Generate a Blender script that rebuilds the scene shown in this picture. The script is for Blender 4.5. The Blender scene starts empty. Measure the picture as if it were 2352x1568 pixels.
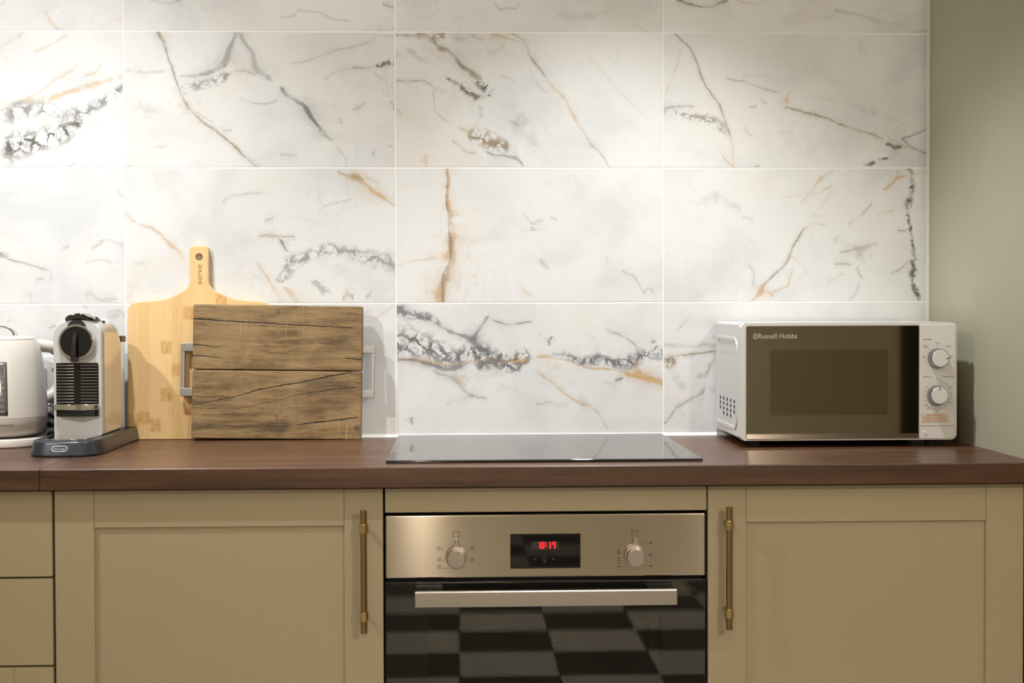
import bpy, bmesh, math, random
from mathutils import Vector, Matrix

scene = bpy.context.scene
COL = scene.collection
R = math.radians
random.seed(7)

# ---------------------------------------------------------------- camera, world, lights, exposure
WT = 0.900                                   # worktop surface height above the floor; room is in metres
cam_data = bpy.data.cameras.new('camera')
cam = bpy.data.objects.new('camera', cam_data)
COL.objects.link(cam)
CAM_POS = Vector((0.1416, -3.2189, 0.2852 + WT))
yaw, pitch, roll = 0.0369, 0.0221, -0.0031
fwd = Vector((math.sin(yaw) * math.cos(pitch), math.cos(yaw) * math.cos(pitch), -math.sin(pitch)))
rgt = Vector((math.cos(yaw), -math.sin(yaw), 0))
upv = rgt.cross(fwd)
r2 = math.cos(roll) * rgt + math.sin(roll) * upv
u2 = -math.sin(roll) * rgt + math.cos(roll) * upv
cam.matrix_world = Matrix(((r2.x, u2.x, -fwd.x, CAM_POS.x), (r2.y, u2.y, -fwd.y, CAM_POS.y),
                           (r2.z, u2.z, -fwd.z, CAM_POS.z), (0, 0, 0, 1)))
cam_data.sensor_width = 36.0
cam_data.lens = 3281.75 / 2352 * 36.0
cam_data.clip_start = 0.05
cam_data.dof.use_dof = True
cam_data.dof.focus_distance = 3.12
cam_data.dof.aperture_fstop = 4.0
scene.camera = cam

world = bpy.data.worlds.new('world')
scene.world = world
world.use_nodes = True
world.node_tree.nodes['Background'].inputs[0].default_value = (1.0, 0.93, 0.84, 1)
world.node_tree.nodes['Background'].inputs[1].default_value = 0.0

vs = scene.view_settings
vs.view_transform = 'Standard'
vs.look = 'None'
vs.exposure = 0.24
vs.gamma = 1.0
vs.use_curve_mapping = False
scene.cycles.max_bounces = 8
scene.cycles.diffuse_bounces = 3
scene.cycles.caustics_reflective = False
scene.cycles.caustics_refractive = False


def lamp(name, kind, loc, power, colour, radius, size=None, blend=1.0, target=None):
    d = bpy.data.lights.new(name, kind)
    d.energy = power
    d.color = colour
    d.shadow_soft_size = radius
    if kind == 'SPOT':
        d.spot_size = size
        d.spot_blend = blend
    o = bpy.data.objects.new(name, d)
    COL.objects.link(o)
    o.location = loc
    if target is not None:
        o.rotation_euler = (Vector(target) - Vector(loc)).to_track_quat('-Z', 'Y').to_euler()
    return o


COOL = (0.94, 0.975, 1.0)
NEUTRAL = (1.0, 0.985, 0.965)
WARM = (1.0, 0.865, 0.71)
# two ceiling downlights washing the tiled wall
lamp('wall_downlight', 'SPOT', (-0.70, -0.62, 2.39), 74, COOL, 0.03, R(106), 1.0, (-0.70, -0.60, 0.9))
lamp('wall_downlight', 'SPOT', (0.50, -0.57, 2.39), 84, COOL, 0.03, R(95), 1.0, (0.50, -0.57, 0.9))
# downlights and a pendant in the room behind the camera
lamp('ceiling_downlight', 'SPOT', (-1.45, -1.50, 2.39), 68, NEUTRAL, 0.03, R(72), 1.0, (-0.35, 0.0, 1.35))
lamp('pendant_lamp', 'POINT', (1.28, -3.30, 1.85), 52, WARM, 0.07)
lamp('added_streak_light', 'POINT', (0.0, -3.05, 1.35), 18, WARM, 0.015)  # low light added for the oven panel streak, also fills the cabinet fronts
lamp('ceiling_downlight', 'SPOT', (0.0, -2.7, 2.39), 14, WARM, 0.03, R(140), 1.0, (0.0, -2.4, 0))
lamp('ceiling_downlight', 'SPOT', (0.3, -4.8, 2.39), 90, WARM, 0.03, R(150), 0.8, (0.3, -4.8, 0))

# ---------------------------------------------------------------- node helpers


class NT:
    def __init__(self, name):
        self.mat = bpy.data.materials.new(name)
        self.mat.use_nodes = True
        self.t = self.mat.node_tree
        self.bsdf = self.t.nodes['Principled BSDF']

    def n(self, kind, **kw):
        nd = self.t.nodes.new(kind)
        for k, v in kw.items():
            setattr(nd, k, v)
        return nd

    def put(self, sock, v):
        if isinstance(v, bpy.types.NodeSocket):
            self.t.links.new(v, sock)
        elif isinstance(v, (tuple, list)) and len(v) == 3 and sock.type == 'RGBA':
            sock.default_value = (*v, 1)
        else:
            sock.default_value = v

    def m(self, op, a, b=None, c=None, clamp=False):
        nd = self.n('ShaderNodeMath', operation=op, use_clamp=clamp)
        for i, v in enumerate((a, b, c)):
            if v is not None:
                self.put(nd.inputs[i], v)
        return nd.outputs[0]

    def vm(self, op, a, b=None, s=None):
        nd = self.n('ShaderNodeVectorMath', operation=op)
        self.put(nd.inputs[0], a)
        if b is not None:
            self.put(nd.inputs[1], b)
        if s is not None:
            self.put(nd.inputs['Scale'], s)
        return nd.outputs[0]

    def mr(self, v, a, b, c=0.0, d=1.0, smooth=False):
        nd = self.n('ShaderNodeMapRange', interpolation_type='SMOOTHSTEP' if smooth else 'LINEAR')
        for i, x in enumerate((v, a, b, c, d)):
            self.put(nd.inputs[i], x)
        return nd.outputs[0]

    def mix(self, f, a, b, blend='MIX'):
        nd = self.n('ShaderNodeMix', data_type='RGBA', blend_type=blend)
        self.put(nd.inputs[0], f)
        self.put(nd.inputs[6], a)
        self.put(nd.inputs[7], b)
        return nd.outputs[2]

    def noise(self, vec, scale, detail=2.0, rough=0.5, dist=0.0, out=0):
        nd = self.n('ShaderNodeTexNoise')
        self.put(nd.inputs['Vector'], vec)
        nd.inputs['Scale'].default_value = scale
        nd.inputs['Detail'].default_value = detail
        nd.inputs['Roughness'].default_value = rough
        nd.inputs['Distortion'].default_value = dist
        return nd.outputs[out]

    def obj(self):
        return self.n('ShaderNodeTexCoord').outputs['Object']

    def scaled(self, vec, s, off=(0, 0, 0)):
        nd = self.n('ShaderNodeMapping')
        self.put(nd.inputs['Vector'], vec)
        nd.inputs['Scale'].default_value = s
        nd.inputs['Location'].default_value = off
        return nd.outputs[0]

    def sep(self, vec):
        nd = self.n('ShaderNodeSeparateXYZ')
        self.put(nd.inputs[0], vec)
        return nd.outputs

    def ramp(self, f, stops, interp='LINEAR'):
        nd = self.n('ShaderNodeValToRGB')
        self.put(nd.inputs[0], f)
        cr = nd.color_ramp
        cr.interpolation = interp
        while len(cr.elements) > 1:
            cr.elements.remove(cr.elements[-1])
        cr.elements[0].position = stops[0][0]
        cr.elements[0].color = (*stops[0][1], 1)
        for p_, c_ in stops[1:]:
            e = cr.elements.new(p_)
            e.color = (*c_, 1)
        return nd.outputs[0]

    def bump(self, h, strength, dist=0.001):
        nd = self.n('ShaderNodeBump')
        nd.inputs['Strength'].default_value = strength
        nd.inputs['Distance'].default_value = dist
        self.put(nd.inputs['Height'], h)
        self.t.links.new(nd.outputs[0], self.bsdf.inputs['Normal'])

    def set(self, **kw):
        for k, v in kw.items():
            self.put(self.bsdf.inputs[k.replace('_', ' ')], v)
        return self.mat


def plain(name, colour, rough=0.5, metal=0.0, **kw):
    n = NT(name)
    return n.set(Base_Color=colour, Roughness=rough, Metallic=metal, **kw)


def vein_mask(n, u, v, style, axis, strength, pts, net, brk=None):
    """Mask of one vein of a stone or one crack of a board: its centre line, half width and strength
    run along one axis of the piece (values in mm)."""
    t0, t1 = pts[0][0], pts[-1][0]
    a, b = (u, v) if axis == 0 else (v, u)
    t = n.mr(a, t0, t1)
    span = t1 - t0
    e0 = {'line': 0.07, 'soft': 0.30, 'net': 0.10}[style]
    last = 599 if axis == 0 else 299

    def at(f):
        x = t0 + f * span
        for (xa, ca, wa), (xb, cb, wb) in zip(pts, pts[1:]):
            if x <= xb or xb == t1:
                k = min(max((x - xa) / max(xb - xa, 1e-6), 0), 1)
                return ca + (cb - ca) * k, wa + (wb - wa) * k
    on0, on1 = t0 < 7, t1 > last - 7
    ts = sorted({round((x - t0) / span, 4) for x, _, _ in pts} | {0.0, 1.0, e0 * 0.4, e0, 1 - e0 * 0.4, 1 - e0})
    ps = []
    for f in ts:
        c, w = at(f)
        a0 = 1.0 if on0 else min(f / e0, 1.0)
        a1 = 1.0 if on1 else min((1 - f) / e0, 1.0)
        a = min(a0, a1)
        ps.append((f, (c / 1000, w * (0.35 + 0.65 * a) / 1000, strength * (a * a * (3 - 2 * a)))))
    keep = [ps[0]]
    for q in ps[1:]:
        if q[0] - keep[-1][0] > 0.003:
            keep.append(q)
    ps = keep
    rc = n.ramp(t, ps[:32])
    sp = n.n('ShaderNodeSeparateColor')
    n.put(sp.inputs[0], rc)
    c, w, s = sp.outputs[0], sp.outputs[1], sp.outputs[2]
    bm_ = n.m('MULTIPLY', b, 0.001)
    d = n.m('DIVIDE', n.m('ABSOLUTE', n.m('SUBTRACT', bm_, c)), w)
    edge = {'line': 0.15, 'soft': 0.0, 'net': 0.12}[style]
    if brk is not None and style == 'line':
        d = n.m('MULTIPLY', d, brk[0])
        s = n.m('MULTIPLY', s, brk[1])
    k = n.m('MULTIPLY', n.mr(d, 1.15, edge, 0, 1, True), s)
    if brk is not None and style == 'line':
        k = n.m('MAXIMUM', k, n.m('MULTIPLY', n.mr(d, 4.0, 0.2, 0, 0.24, True), s))
    if brk is not None and style == 'soft':
        k = n.m('MULTIPLY', k, brk[2])
    if style == 'net':
        k = n.m('MULTIPLY', k, net)
    return k


VEIN_COL = {'grey': (0.30, 0.295, 0.29), 'dark': (0.155, 0.15, 0.135), 'blue': (0.175, 0.185, 0.205),
            'taupe': (0.335, 0.27, 0.19), 'gold': (0.60, 0.405, 0.205)}

# veins of the printed marble tiles, in mm on each tile: (style, colour, axis, strength, [(along, centre, half width), ...])
VEINS = {
 (0, 2): [
  ('line','gold',0,0.7,[(328.2,259.3,4.4),(354.5,280.1,4.2),(380.7,295.2,4.0)]),
  ('line','gold',0,0.4,[(402.7,252.1,2.9),(444.0,271.0,3.1),(481.6,295.6,3.2)]),
  ('line','gold',0,0.5,[(326.8,133.3,3.5),(364.2,142.8,3.6),(397.9,156.1,3.8),(428.0,173.1,4.1),(458.1,195.8,4.2),(492.0,216.6,4.1),(522.2,237.4,4.2)]),
  ('soft','gold',0,0.75,[(326.8,131.5,10.2),(379.2,144.8,10.1),(442.8,154.3,10.3),(472.8,163.8,10.4),(510.3,176.4,10.3),(555.4,185.5,10.2),(599.7,198.1,10.3)]),
  ('line','gold',0,0.5,[(510.6,199.7,3.7),(540.6,211.1,5.2),(555.8,233.8,6.2)]),
  ('net','grey',0,0.95,[(326.5,105.1,38.5),(364.0,124.0,28.0),(405.1,127.9,22.9),(442.5,127.9,23.2),(479.8,116.7,23.0),(513.5,120.6,20.0),(555.0,143.3,17.9),(599.5,173.6,13.9)]),
  ('net','dark',0,1,[(325.7,37.3,43.1),(359.4,44.9,43.2),(404.4,56.3,35.7),(441.9,67.6,31.9),(479.4,79.0,36.1),(505.9,101.7,22.2),(524.7,109.3,8.2)]),
  ('line','grey',0,0.5,[(460.8,82.7,18.9),(466.7,112.9,18.9),(487.3,118.6,4.6),(509.7,105.5,9.6),(513.3,97.9,10.5)]),
  ('line','grey',0,0.5,[(326.7,123.9,5.7),(352.9,133.4,5.7),(379.1,142.9,5.5),(423.9,141.1,5.8),(435.1,135.5,6.0)]),
  ('line','gold',0,0.3,[(509.4,82.8,3.3),(547.1,98.0,3.3),(592.3,120.7,3.4)]),
  ('line','grey',0,0.5,[(476.8,-1.0,3.0),(497.5,9.2,3.0)]),
 ],
 (1, 2): [
  ('line','taupe',1,0.85,[(-1.9,295.4,5.3),(18.9,270.9,5.1),(37.9,252.2,5.0),(60.6,225.9,5.3),(85.2,195.9,8.4),(98.4,173.4,9.6),(128.6,143.5,5.8),(164.5,125.0,3.7),(196.5,113.9,3.6),(223.0,106.6,3.6),(245.6,97.4,3.3),(277.6,86.4,5.9),(298.3,75.3,9.5)]),
  ('line','gold',0,0.4,[(147.3,128.6,3.6),(177.3,109.7,3.4),(203.6,98.4,3.3)]),
  ('soft','taupe',0,0.45,[(-1.6,217.0,5.4),(23.9,213.3,5.5),(46.4,207.7,5.4),(84.0,211.6,5.5),(110.4,219.2,5.6)]),
  ('line','grey',0,0.75,[(117.7,202.2,1.5),(140.3,201.9,4.6),(159.2,203.5,6.9),(178.0,207.3,7.9),(193.1,211.9,5.7),(215.8,221.4,9.4),(232.8,230.9,3.5)]),
  ('line','grey',1,0.75,[(219.5,219.6,6.4),(238.5,225.4,12.0),(264.9,233.1,9.9),(283.9,242.7,7.5),(300.9,248.4,11.3)]),
  ('net','grey',0,0.9,[(117.5,170.1,7.7),(136.3,172.1,15.6),(159.0,179.7,14.3),(185.4,185.4,14.2),(219.4,196.9,18.1),(240.3,213.9,9.9)]),
  ('line','grey',1,0.6,[(185.8,326.9,6.3),(200.9,317.6,13.2),(212.2,298.8,18.5),(231.1,287.6,10.8),(253.8,282.1,9.1),(280.2,265.3,6.9),(300.9,256.0,9.2)]),
  ('line','grey',0,0.5,[(242.1,213.9,3.8),(264.8,215.9,3.9),(287.4,207.6,3.8),(308.2,210.4,3.9)]),
  ('line','dark',1,0.85,[(51.4,463.6,4.1),(59.0,456.8,11.5),(72.3,443.6,12.8),(87.4,434.2,8.4),(110.2,415.4,13.2),(134.8,400.4,17.6),(151.8,374.0,17.7),(165.0,355.1,7.9),(185.9,343.9,3.5)]),
  ('line','grey',1,0.4,[(-1.8,494.4,1.9),(19.1,490.8,2.1),(34.3,479.4,2.5),(53.3,462.5,2.6)]),
  ('line','taupe',0,0.5,[(249.2,152.3,2.7),(268.1,148.5,2.7),(286.9,144.0,2.7),(313.4,140.3,2.7),(343.7,148.0,2.8)]),
  ('line','grey',0,0.4,[(329.0,210.4,3.2),(347.9,215.4,3.2)]),
  ('line','grey',0,0.4,[(363.1,231.4,3.1),(393.4,233.3,3.1),(431.4,246.7,3.2),(465.6,258.2,3.2),(503.5,267.8,3.2),(549.1,279.4,4.6),(560.6,294.6,4.3),(601.6,289.1,3.1)]),
  ('line','grey',0,0.55,[(438.6,191.8,4.2),(465.3,210.8,3.9),(503.3,219.7,3.5),(533.6,220.5,3.4),(571.7,226.3,3.5),(601.4,232.1,3.5)]),
  ('net','dark',0,0.9,[(556.5,224.4,4.1),(571.7,230.1,10.5),(601.4,237.8,11.8)]),
  ('line','grey',0,0.5,[(506.5,125.6,1.7),(521.8,133.2,6.3),(535.1,142.7,2.8)]),
  ('line','grey',1,0.6,[(123.8,601.6,3.3),(137.1,595.9,8.4),(148.5,590.3,4.3)]),
  ('soft','taupe',0,0.28,[(-2.1,158.5,27.4),(49.4,124.6,25.7),(86.9,109.6,23.1),(117.0,113.4,23.1)]),
  ('line','taupe',0,0.35,[(342.9,26.6,2.7),(365.6,24.7,2.7),(384.5,26.6,2.7)]),
  ('line','taupe',0,0.4,[(61.9,44.5,2.7),(82.6,44.5,2.7),(101.4,47.2,2.7)]),
  ('line','taupe',0,0.35,[(214.7,79.5,3.1),(237.4,81.4,3.1)]),
  ('line','taupe',0,0.35,[(-2.4,7.4,2.9),(14.5,-0.2,2.9)]),
  ('line','taupe',1,0.35,[(49.2,176.8,2.6),(83.3,195.9,2.6)]),
  ('line','grey',0,0.3,[(552.6,213.0,4.3),(567.7,197.9,4.0),(586.7,186.5,3.6)]),
  ('line','taupe',0,0.5,[(549.7,28.7,6.8),(559.3,36.3,3.9)]),
  ('line','grey',1,0.6,[(42.0,587.9,3.8),(49.6,593.6,3.8)]),
  ('line','taupe',1,0.4,[(95.1,483.6,3.4),(114.1,474.2,3.4)]),
  ('line','taupe',0,0.4,[(382.8,348.7,3.8),(386.6,348.8,3.8)]),
 ],
 (0, 3): [
  ('line','gold',1,0.6,[(-1.8,461.1,3.8),(11.3,448.1,5.0),(28.2,437.1,3.0),(43.2,430.5,2.9)]),
  ('line','gold',0,0.35,[(552.8,4.2,3.3),(571.6,17.5,3.0),(594.2,25.1,2.8)]),
  ('line','gold',0,0.4,[(329.2,50.2,4.4),(348.0,65.3,4.4)]),
 ],
 (1, 3): [
  ('line','grey',0,0.5,[(47.8,68.3,2.7),(77.8,61.3,2.7),(104.0,57.6,2.7),(134.2,69.5,2.9)]),
  ('line','taupe',0,0.35,[(337.3,26.6,1.9),(378.9,32.5,2.9),(388.5,45.8,2.9),(432.0,40.3,2.0),(466.0,27.2,2.0),(519.0,19.8,1.9)]),
  ('line','gold',0,0.5,[(556.9,-2.0,2.7),(601.7,6.9,2.7)]),
  ('line','taupe',0,0.5,[(572.4,61.8,3.2),(602.0,52.4,3.2)]),
 ],
 (2, 2): [
  ('line','taupe',0,0.9,[(42.4,297.5,10.9),(68.9,291.0,13.3),(87.4,280.5,12.3),(97.9,268.7,10.7),(119.1,259.5,7.3),(135.0,243.7,10.9),(148.2,225.2,13.7)]),
  ('net','taupe',0,1,[(79.4,285.8,11.2),(103.3,293.8,11.3),(114.0,297.8,8.5)]),
  ('line','taupe',0,0.9,[(140.2,235.7,8.0),(150.8,223.9,10.2),(166.7,213.3,9.3),(182.6,200.1,9.7),(193.2,198.9,5.4)]),
  ('net','dark',1,1,[(153.9,215.7,6.5),(167.1,206.4,16.1),(183.0,195.8,24.6),(193.5,185.2,17.6),(209.4,174.7,6.4)]),
  ('net','dark',0,0.95,[(108.3,202.6,2.4),(129.4,190.7,7.6),(148.0,177.5,13.3),(166.5,163.0,16.0),(182.4,153.8,11.0),(203.7,156.5,5.4)]),
  ('line','taupe',0,0.75,[(108.3,202.6,1.8),(129.4,191.3,3.7),(148.0,178.9,6.1),(166.5,161.7,7.9),(181.1,148.5,3.6)]),
  ('line','taupe',0,0.7,[(0.1,295.5,3.7),(23.9,294.5,3.7),(58.3,295.7,3.7)]),
  ('soft','taupe',0,0.5,[(108.6,291.2,16.0),(151.1,288.7,13.3),(193.5,286.2,10.6),(230.8,291.6,8.1)]),
  ('line','taupe',0,0.55,[(167.0,296.7,4.5),(182.9,286.2,3.9),(196.2,284.9,3.7)]),
  ('line','gold',0,0.6,[(209.5,296.8,5.4),(230.8,294.3,6.5),(257.4,286.5,5.5),(281.3,279.9,3.3)]),
  ('line','gold',0,0.3,[(198.8,267.7,3.4),(212.0,257.2,8.4),(230.7,262.5,6.9),(249.3,273.2,6.1)]),
  ('line','taupe',1,0.8,[(199.3,337.0,3.6),(215.2,329.1,4.0),(231.0,313.1,4.8),(252.2,301.2,5.1),(270.7,297.2,5.3),(286.6,286.6,4.4),(298.4,265.4,5.5)]),
  ('line','grey',1,0.4,[(164.8,336.9,5.3),(180.7,321.0,5.6),(201.8,307.7,4.0),(217.7,305.1,3.8)]),
  ('line','gold',1,0.55,[(53.3,440.9,3.9),(79.9,422.2,3.9),(98.5,408.9,3.2),(122.4,395.6,6.0),(143.6,384.9,4.4),(162.2,371.6,5.2),(178.1,353.0,4.5),(204.6,334.4,3.2)]),
  ('line','grey',1,0.55,[(0.1,481.0,1.6),(34.7,456.9,2.9),(48.0,443.6,4.9),(58.7,435.6,3.3)]),
  ('line','taupe',0,0.7,[(-0.4,194.3,2.4),(28.7,191.8,2.4),(60.5,193.2,2.5),(79.0,184.8,2.9),(89.6,176.1,3.1)]),
  ('line','taupe',1,0.4,[(95.4,129.1,4.8),(105.9,107.9,4.1),(127.1,89.4,2.5),(161.5,86.3,2.1),(180.0,89.6,2.2)]),
  ('line','gold',1,0.55,[(107.1,17.7,3.0),(121.6,9.8,3.1),(133.5,1.9,3.2)]),
  ('soft','taupe',1,0.7,[(84.8,174.2,7.6),(106.1,188.1,6.8),(127.3,190.9,6.4),(148.5,183.7,6.7)]),
  ('net','taupe',0,1,[(155.6,76.9,13.7),(176.8,71.6,22.3),(198.1,63.7,29.0),(219.3,53.1,31.1),(243.3,47.8,21.3),(260.6,47.8,8.0)]),
  ('line','taupe',0,0.55,[(123.6,60.9,3.2),(139.5,50.3,3.5),(155.4,34.4,3.2),(182.0,29.1,2.7)]),
  ('line','grey',0,0.8,[(198.0,34.5,2.9),(216.6,26.5,3.8),(243.2,26.5,3.7),(269.9,22.6,10.4),(280.5,10.6,6.4),(289.8,0.0,4.0)]),
  ('line','gold',0,0.6,[(138.3,90.6,3.4),(150.3,86.1,3.4),(166.2,79.5,3.5)]),
  ('line','gold',1,0.5,[(-1.5,66.3,3.8),(15.8,62.9,6.9),(31.7,67.7,3.9)]),
  ('line','grey',0,0.45,[(251.5,103.6,2.8),(270.1,98.3,6.7),(279.5,116.9,6.1),(296.8,103.6,3.3)]),
  ('soft','grey',0,0.3,[(230.3,135.3,28.7),(270.1,108.9,50.7),(304.7,69.1,49.8),(336.6,29.3,42.5)]),
  ('line','grey',1,0.3,[(45.2,312.6,3.4),(66.5,304.7,4.6),(82.4,280.7,4.5),(98.3,272.8,3.6)]),
  ('soft','grey',0,0.4,[(2.5,248.5,11.0),(34.3,256.5,11.0),(55.4,243.4,11.8),(79.2,235.5,11.6),(103.0,222.4,12.1)]),
  ('line','grey',0,0.45,[(18.4,261.8,2.7),(31.7,265.0,2.7),(44.9,256.6,3.2)]),
  ('line','gold',1,0.25,[(104.1,569.6,3.4),(136.0,537.4,3.5),(173.2,497.3,3.3),(226.2,457.3,3.3),(263.2,417.2,3.5)]),
  ('line','grey',0,0.25,[(230.5,204.3,2.7),(251.8,201.7,2.8),(270.4,191.1,3.1)]),
 ],
 (2, 3): [
  ('line','taupe',0,0.45,[(217.7,67.9,4.1),(231.0,49.5,3.1),(254.9,53.6,2.4),(270.9,51.0,2.9),(282.9,66.9,4.0)]),
  ('line','gold',0,0.35,[(532.3,17.7,2.6),(569.8,2.7,2.6)]),
  ('soft','grey',0,0.35,[(337.4,31.4,16.1),(390.7,39.6,16.0),(444.1,37.2,16.0),(497.6,48.1,16.3)]),
  ('soft','taupe',0,0.3,[(26.7,35.3,5.3),(79.7,34.3,5.3)]),
 ],
 (3, 2): [
  ('line','taupe',1,0.95,[(69.3,154.3,2.3),(96.0,142.4,2.7),(120.8,133.5,2.7),(145.7,122.7,3.0),(163.4,108.4,3.5),(184.6,94.1,2.8),(209.4,83.3,3.4),(241.3,72.6,2.7),(266.0,61.9,3.1),(287.2,40.4,4.5),(301.3,26.1,3.5)]),
  ('line','gold',1,0.35,[(-0.0,160.4,2.8),(46.2,156.8,2.9),(92.4,147.8,2.9)]),
  ('line','grey',0,0.7,[(1.0,131.2,6.7),(11.7,134.8,4.4),(40.4,137.7,2.8),(69.0,136.7,3.5)]),
  ('net','grey',0,0.9,[(1.0,125.9,7.1),(29.6,122.4,12.2),(61.8,115.4,14.5),(94.0,108.3,16.4),(126.3,94.2,18.1),(153.2,74.7,11.4)]),
  ('line','grey',0,0.6,[(94.0,113.7,4.4),(119.1,106.6,4.9),(137.1,92.4,8.0),(153.2,72.9,5.6)]),
  ('line','gold',1,0.35,[(159.6,2.8,2.9),(184.4,10.0,3.0),(209.2,18.9,3.1),(230.5,29.7,3.1),(273.0,40.4,2.9)]),
  ('line','gold',0,0.75,[(132.8,27.7,4.4),(144.3,10.7,3.8),(162.2,-0.7,2.9)]),
  ('line','taupe',0,0.6,[(138.8,200.0,1.8),(167.5,194.1,1.8),(183.7,194.8,2.9),(205.2,184.9,1.9),(233.9,176.1,1.8),(266.3,166.6,1.8)]),
  ('line','grey',0,0.3,[(176.5,203.3,1.8),(201.6,209.8,1.8),(244.7,205.6,1.8)]),
  ('line','taupe',0,0.9,[(262.7,138.2,4.3),(284.3,134.7,2.5),(313.1,126.5,2.6),(341.9,119.5,3.3),(370.8,110.6,3.0),(399.6,96.4,3.0),(428.5,87.6,1.8),(457.4,80.5,1.8),(486.4,71.6,4.0),(508.1,55.6,3.5)]),
  ('net','gold',0,0.6,[(255.5,140.6,9.5),(273.5,149.6,8.6),(291.5,146.1,8.7)]),
  ('line','dark',0,0.95,[(504.5,52.0,2.8),(515.4,50.9,8.2),(526.2,44.9,8.9),(544.3,46.7,2.8)]),
  ('line','taupe',0,0.6,[(519.0,48.4,2.8),(540.7,50.2,2.8),(558.8,46.7,2.9),(584.2,39.6,2.9)]),
  ('line','dark',0,0.85,[(540.6,66.0,3.1),(555.2,59.2,3.7),(566.1,46.7,5.7),(584.2,37.8,5.4),(600.5,31.7,3.0)]),
  ('line','dark',0,0.6,[(542.5,66.3,2.9),(566.0,72.8,2.6),(600.3,87.8,1.5)]),
  ('net','dark',0,1,[(449.7,7.3,7.1),(472.1,7.3,7.3),(490.1,15.2,4.5),(513.6,20.6,4.4)]),
  ('line','grey',0,0.7,[(192.7,136.6,2.5),(212.4,137.3,2.5)]),
  ('line','taupe',0,0.5,[(219.6,152.3,2.8),(235.7,143.1,2.8)]),
  ('line','dark',0,0.7,[(205.3,0.0,3.5),(217.9,5.7,3.5)]),
  ('line','grey',1,0.35,[(67.6,203.5,6.4),(74.7,192.7,5.4),(89.0,187.3,3.5),(99.6,190.9,3.7)]),
  ('line','gold',1,0.45,[(146.0,269.9,7.0),(156.7,280.7,6.3),(174.5,288.6,5.4)]),
  ('soft','grey',0,0.3,[(370.6,178.3,3.9),(417.5,157.0,12.2),(460.9,128.6,12.1),(515.2,107.3,10.6),(558.6,114.5,10.8)]),
  ('soft','grey',1,0.15,[(192.6,424.7,21.3),(228.2,421.0,21.4),(260.2,417.3,21.4)]),
  ('soft','grey',0,0.18,[(198.1,57.0,44.0),(262.8,74.8,42.5),(334.8,57.1,44.0),(407.0,35.8,44.3)]),
  ('line','gold',0,0.4,[(442.5,271.0,5.8),(449.8,269.2,5.8)]),
  ('line','grey',0,0.4,[(374.3,156.9,2.7),(392.3,142.7,2.7)]),
 ],
 (3, 3): [
  ('line','dark',0,0.8,[(22.6,74.7,4.5),(61.9,62.1,3.6),(94.1,57.0,2.8),(112.0,59.6,3.0),(129.8,69.5,5.4),(151.3,76.0,5.9)]),
  ('line','gold',0,0.5,[(158.5,74.6,2.9),(183.6,70.5,2.9),(219.4,63.6,2.9)]),
  ('line','grey',0,0.35,[(352.4,29.8,1.8),(386.5,37.1,4.0),(391.9,49.5,4.1),(442.4,40.9,1.8),(492.9,25.1,1.8),(550.7,18.2,1.8)]),
  ('line','gold',0,0.6,[(547.2,-0.3,2.5),(599.6,8.5,2.5)]),
 ],
 (0, 1): [
  ('line','grey',0,0.4,[(339.6,243.8,3.1),(362.0,243.1,3.8),(373.1,230.6,4.6)]),
  ('line','grey',1,0.4,[(234.3,597.3,4.7),(240.0,590.6,4.2),(255.1,587.0,3.1)]),
  ('net','grey',0,0.8,[(323.2,107.8,10.0),(349.4,109.7,10.0)]),
  ('line','grey',0,0.7,[(338.1,100.2,2.4),(364.2,92.6,2.4),(382.9,88.8,2.4),(416.4,77.4,2.4),(438.9,72.8,2.3)]),
  ('line','grey',1,0.6,[(48.9,438.6,1.9),(73.6,437.4,1.9)]),
  ('line','grey',0,0.5,[(463.8,123.5,3.3),(478.8,129.5,3.3)]),
  ('line','grey',0,0.4,[(525.7,120.8,3.8),(544.5,130.2,4.2),(559.7,143.4,3.5),(574.7,137.7,3.7),(599.0,127.5,3.7)]),
  ('line','grey',0,0.35,[(514.1,92.4,3.5),(551.7,96.1,3.5),(574.2,88.5,3.6)]),
  ('line','taupe',0,0.5,[(509.7,18.4,8.2),(524.7,24.1,10.8),(535.9,12.7,5.8),(554.6,5.0,7.0),(588.5,10.6,3.9)]),
  ('line','taupe',1,0.4,[(0.9,395.1,3.9),(26.3,391.6,3.9)]),
  ('line','grey',0,0.45,[(403.0,49.0,3.2),(414.4,56.6,2.7),(423.7,53.9,2.8)]),
 ],
 (1, 1): [
  ('line','gold',0,0.65,[(0.4,198.3,8.0),(28.4,174.8,3.5),(54.7,168.7,4.6),(77.2,153.5,5.9),(92.1,135.7,6.1),(114.6,116.7,11.0),(137.0,88.9,6.1)]),
  ('line','gold',0,0.85,[(467.1,296.3,4.2),(490.5,285.6,10.5),(513.3,279.9,13.7),(532.3,266.6,11.5),(551.2,251.4,10.7),(574.0,234.2,7.5),(600.6,217.1,4.5)]),
  ('line','taupe',0,0.6,[(467.8,295.1,3.2),(490.6,287.5,6.4),(517.1,279.9,7.8),(539.9,262.8,3.8)]),
  ('line','gold',0,0.4,[(532.3,281.8,4.3),(551.3,272.3,4.2),(566.5,266.6,4.1)]),
  ('line','taupe',0,0.4,[(436.9,212.5,2.0),(463.6,220.9,2.0),(505.4,230.4,2.0)]),
  ('line','dark',1,0.85,[(110.6,360.4,7.1),(129.6,349.1,5.2),(144.9,341.7,3.8)]),
  ('net','grey',0,0.85,[(352.8,103.0,15.5),(386.9,97.2,16.9),(421.1,110.5,20.4),(451.6,121.9,19.2),(497.2,110.4,19.7),(542.8,98.8,23.5),(599.9,87.3,23.4)]),
  ('net','grey',1,0.75,[(42.0,341.0,23.9),(72.5,363.9,20.9),(103.0,367.9,19.3)]),
  ('net','grey',1,0.6,[(11.2,447.1,17.0),(34.2,435.9,19.2),(53.3,417.0,21.5)]),
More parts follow.
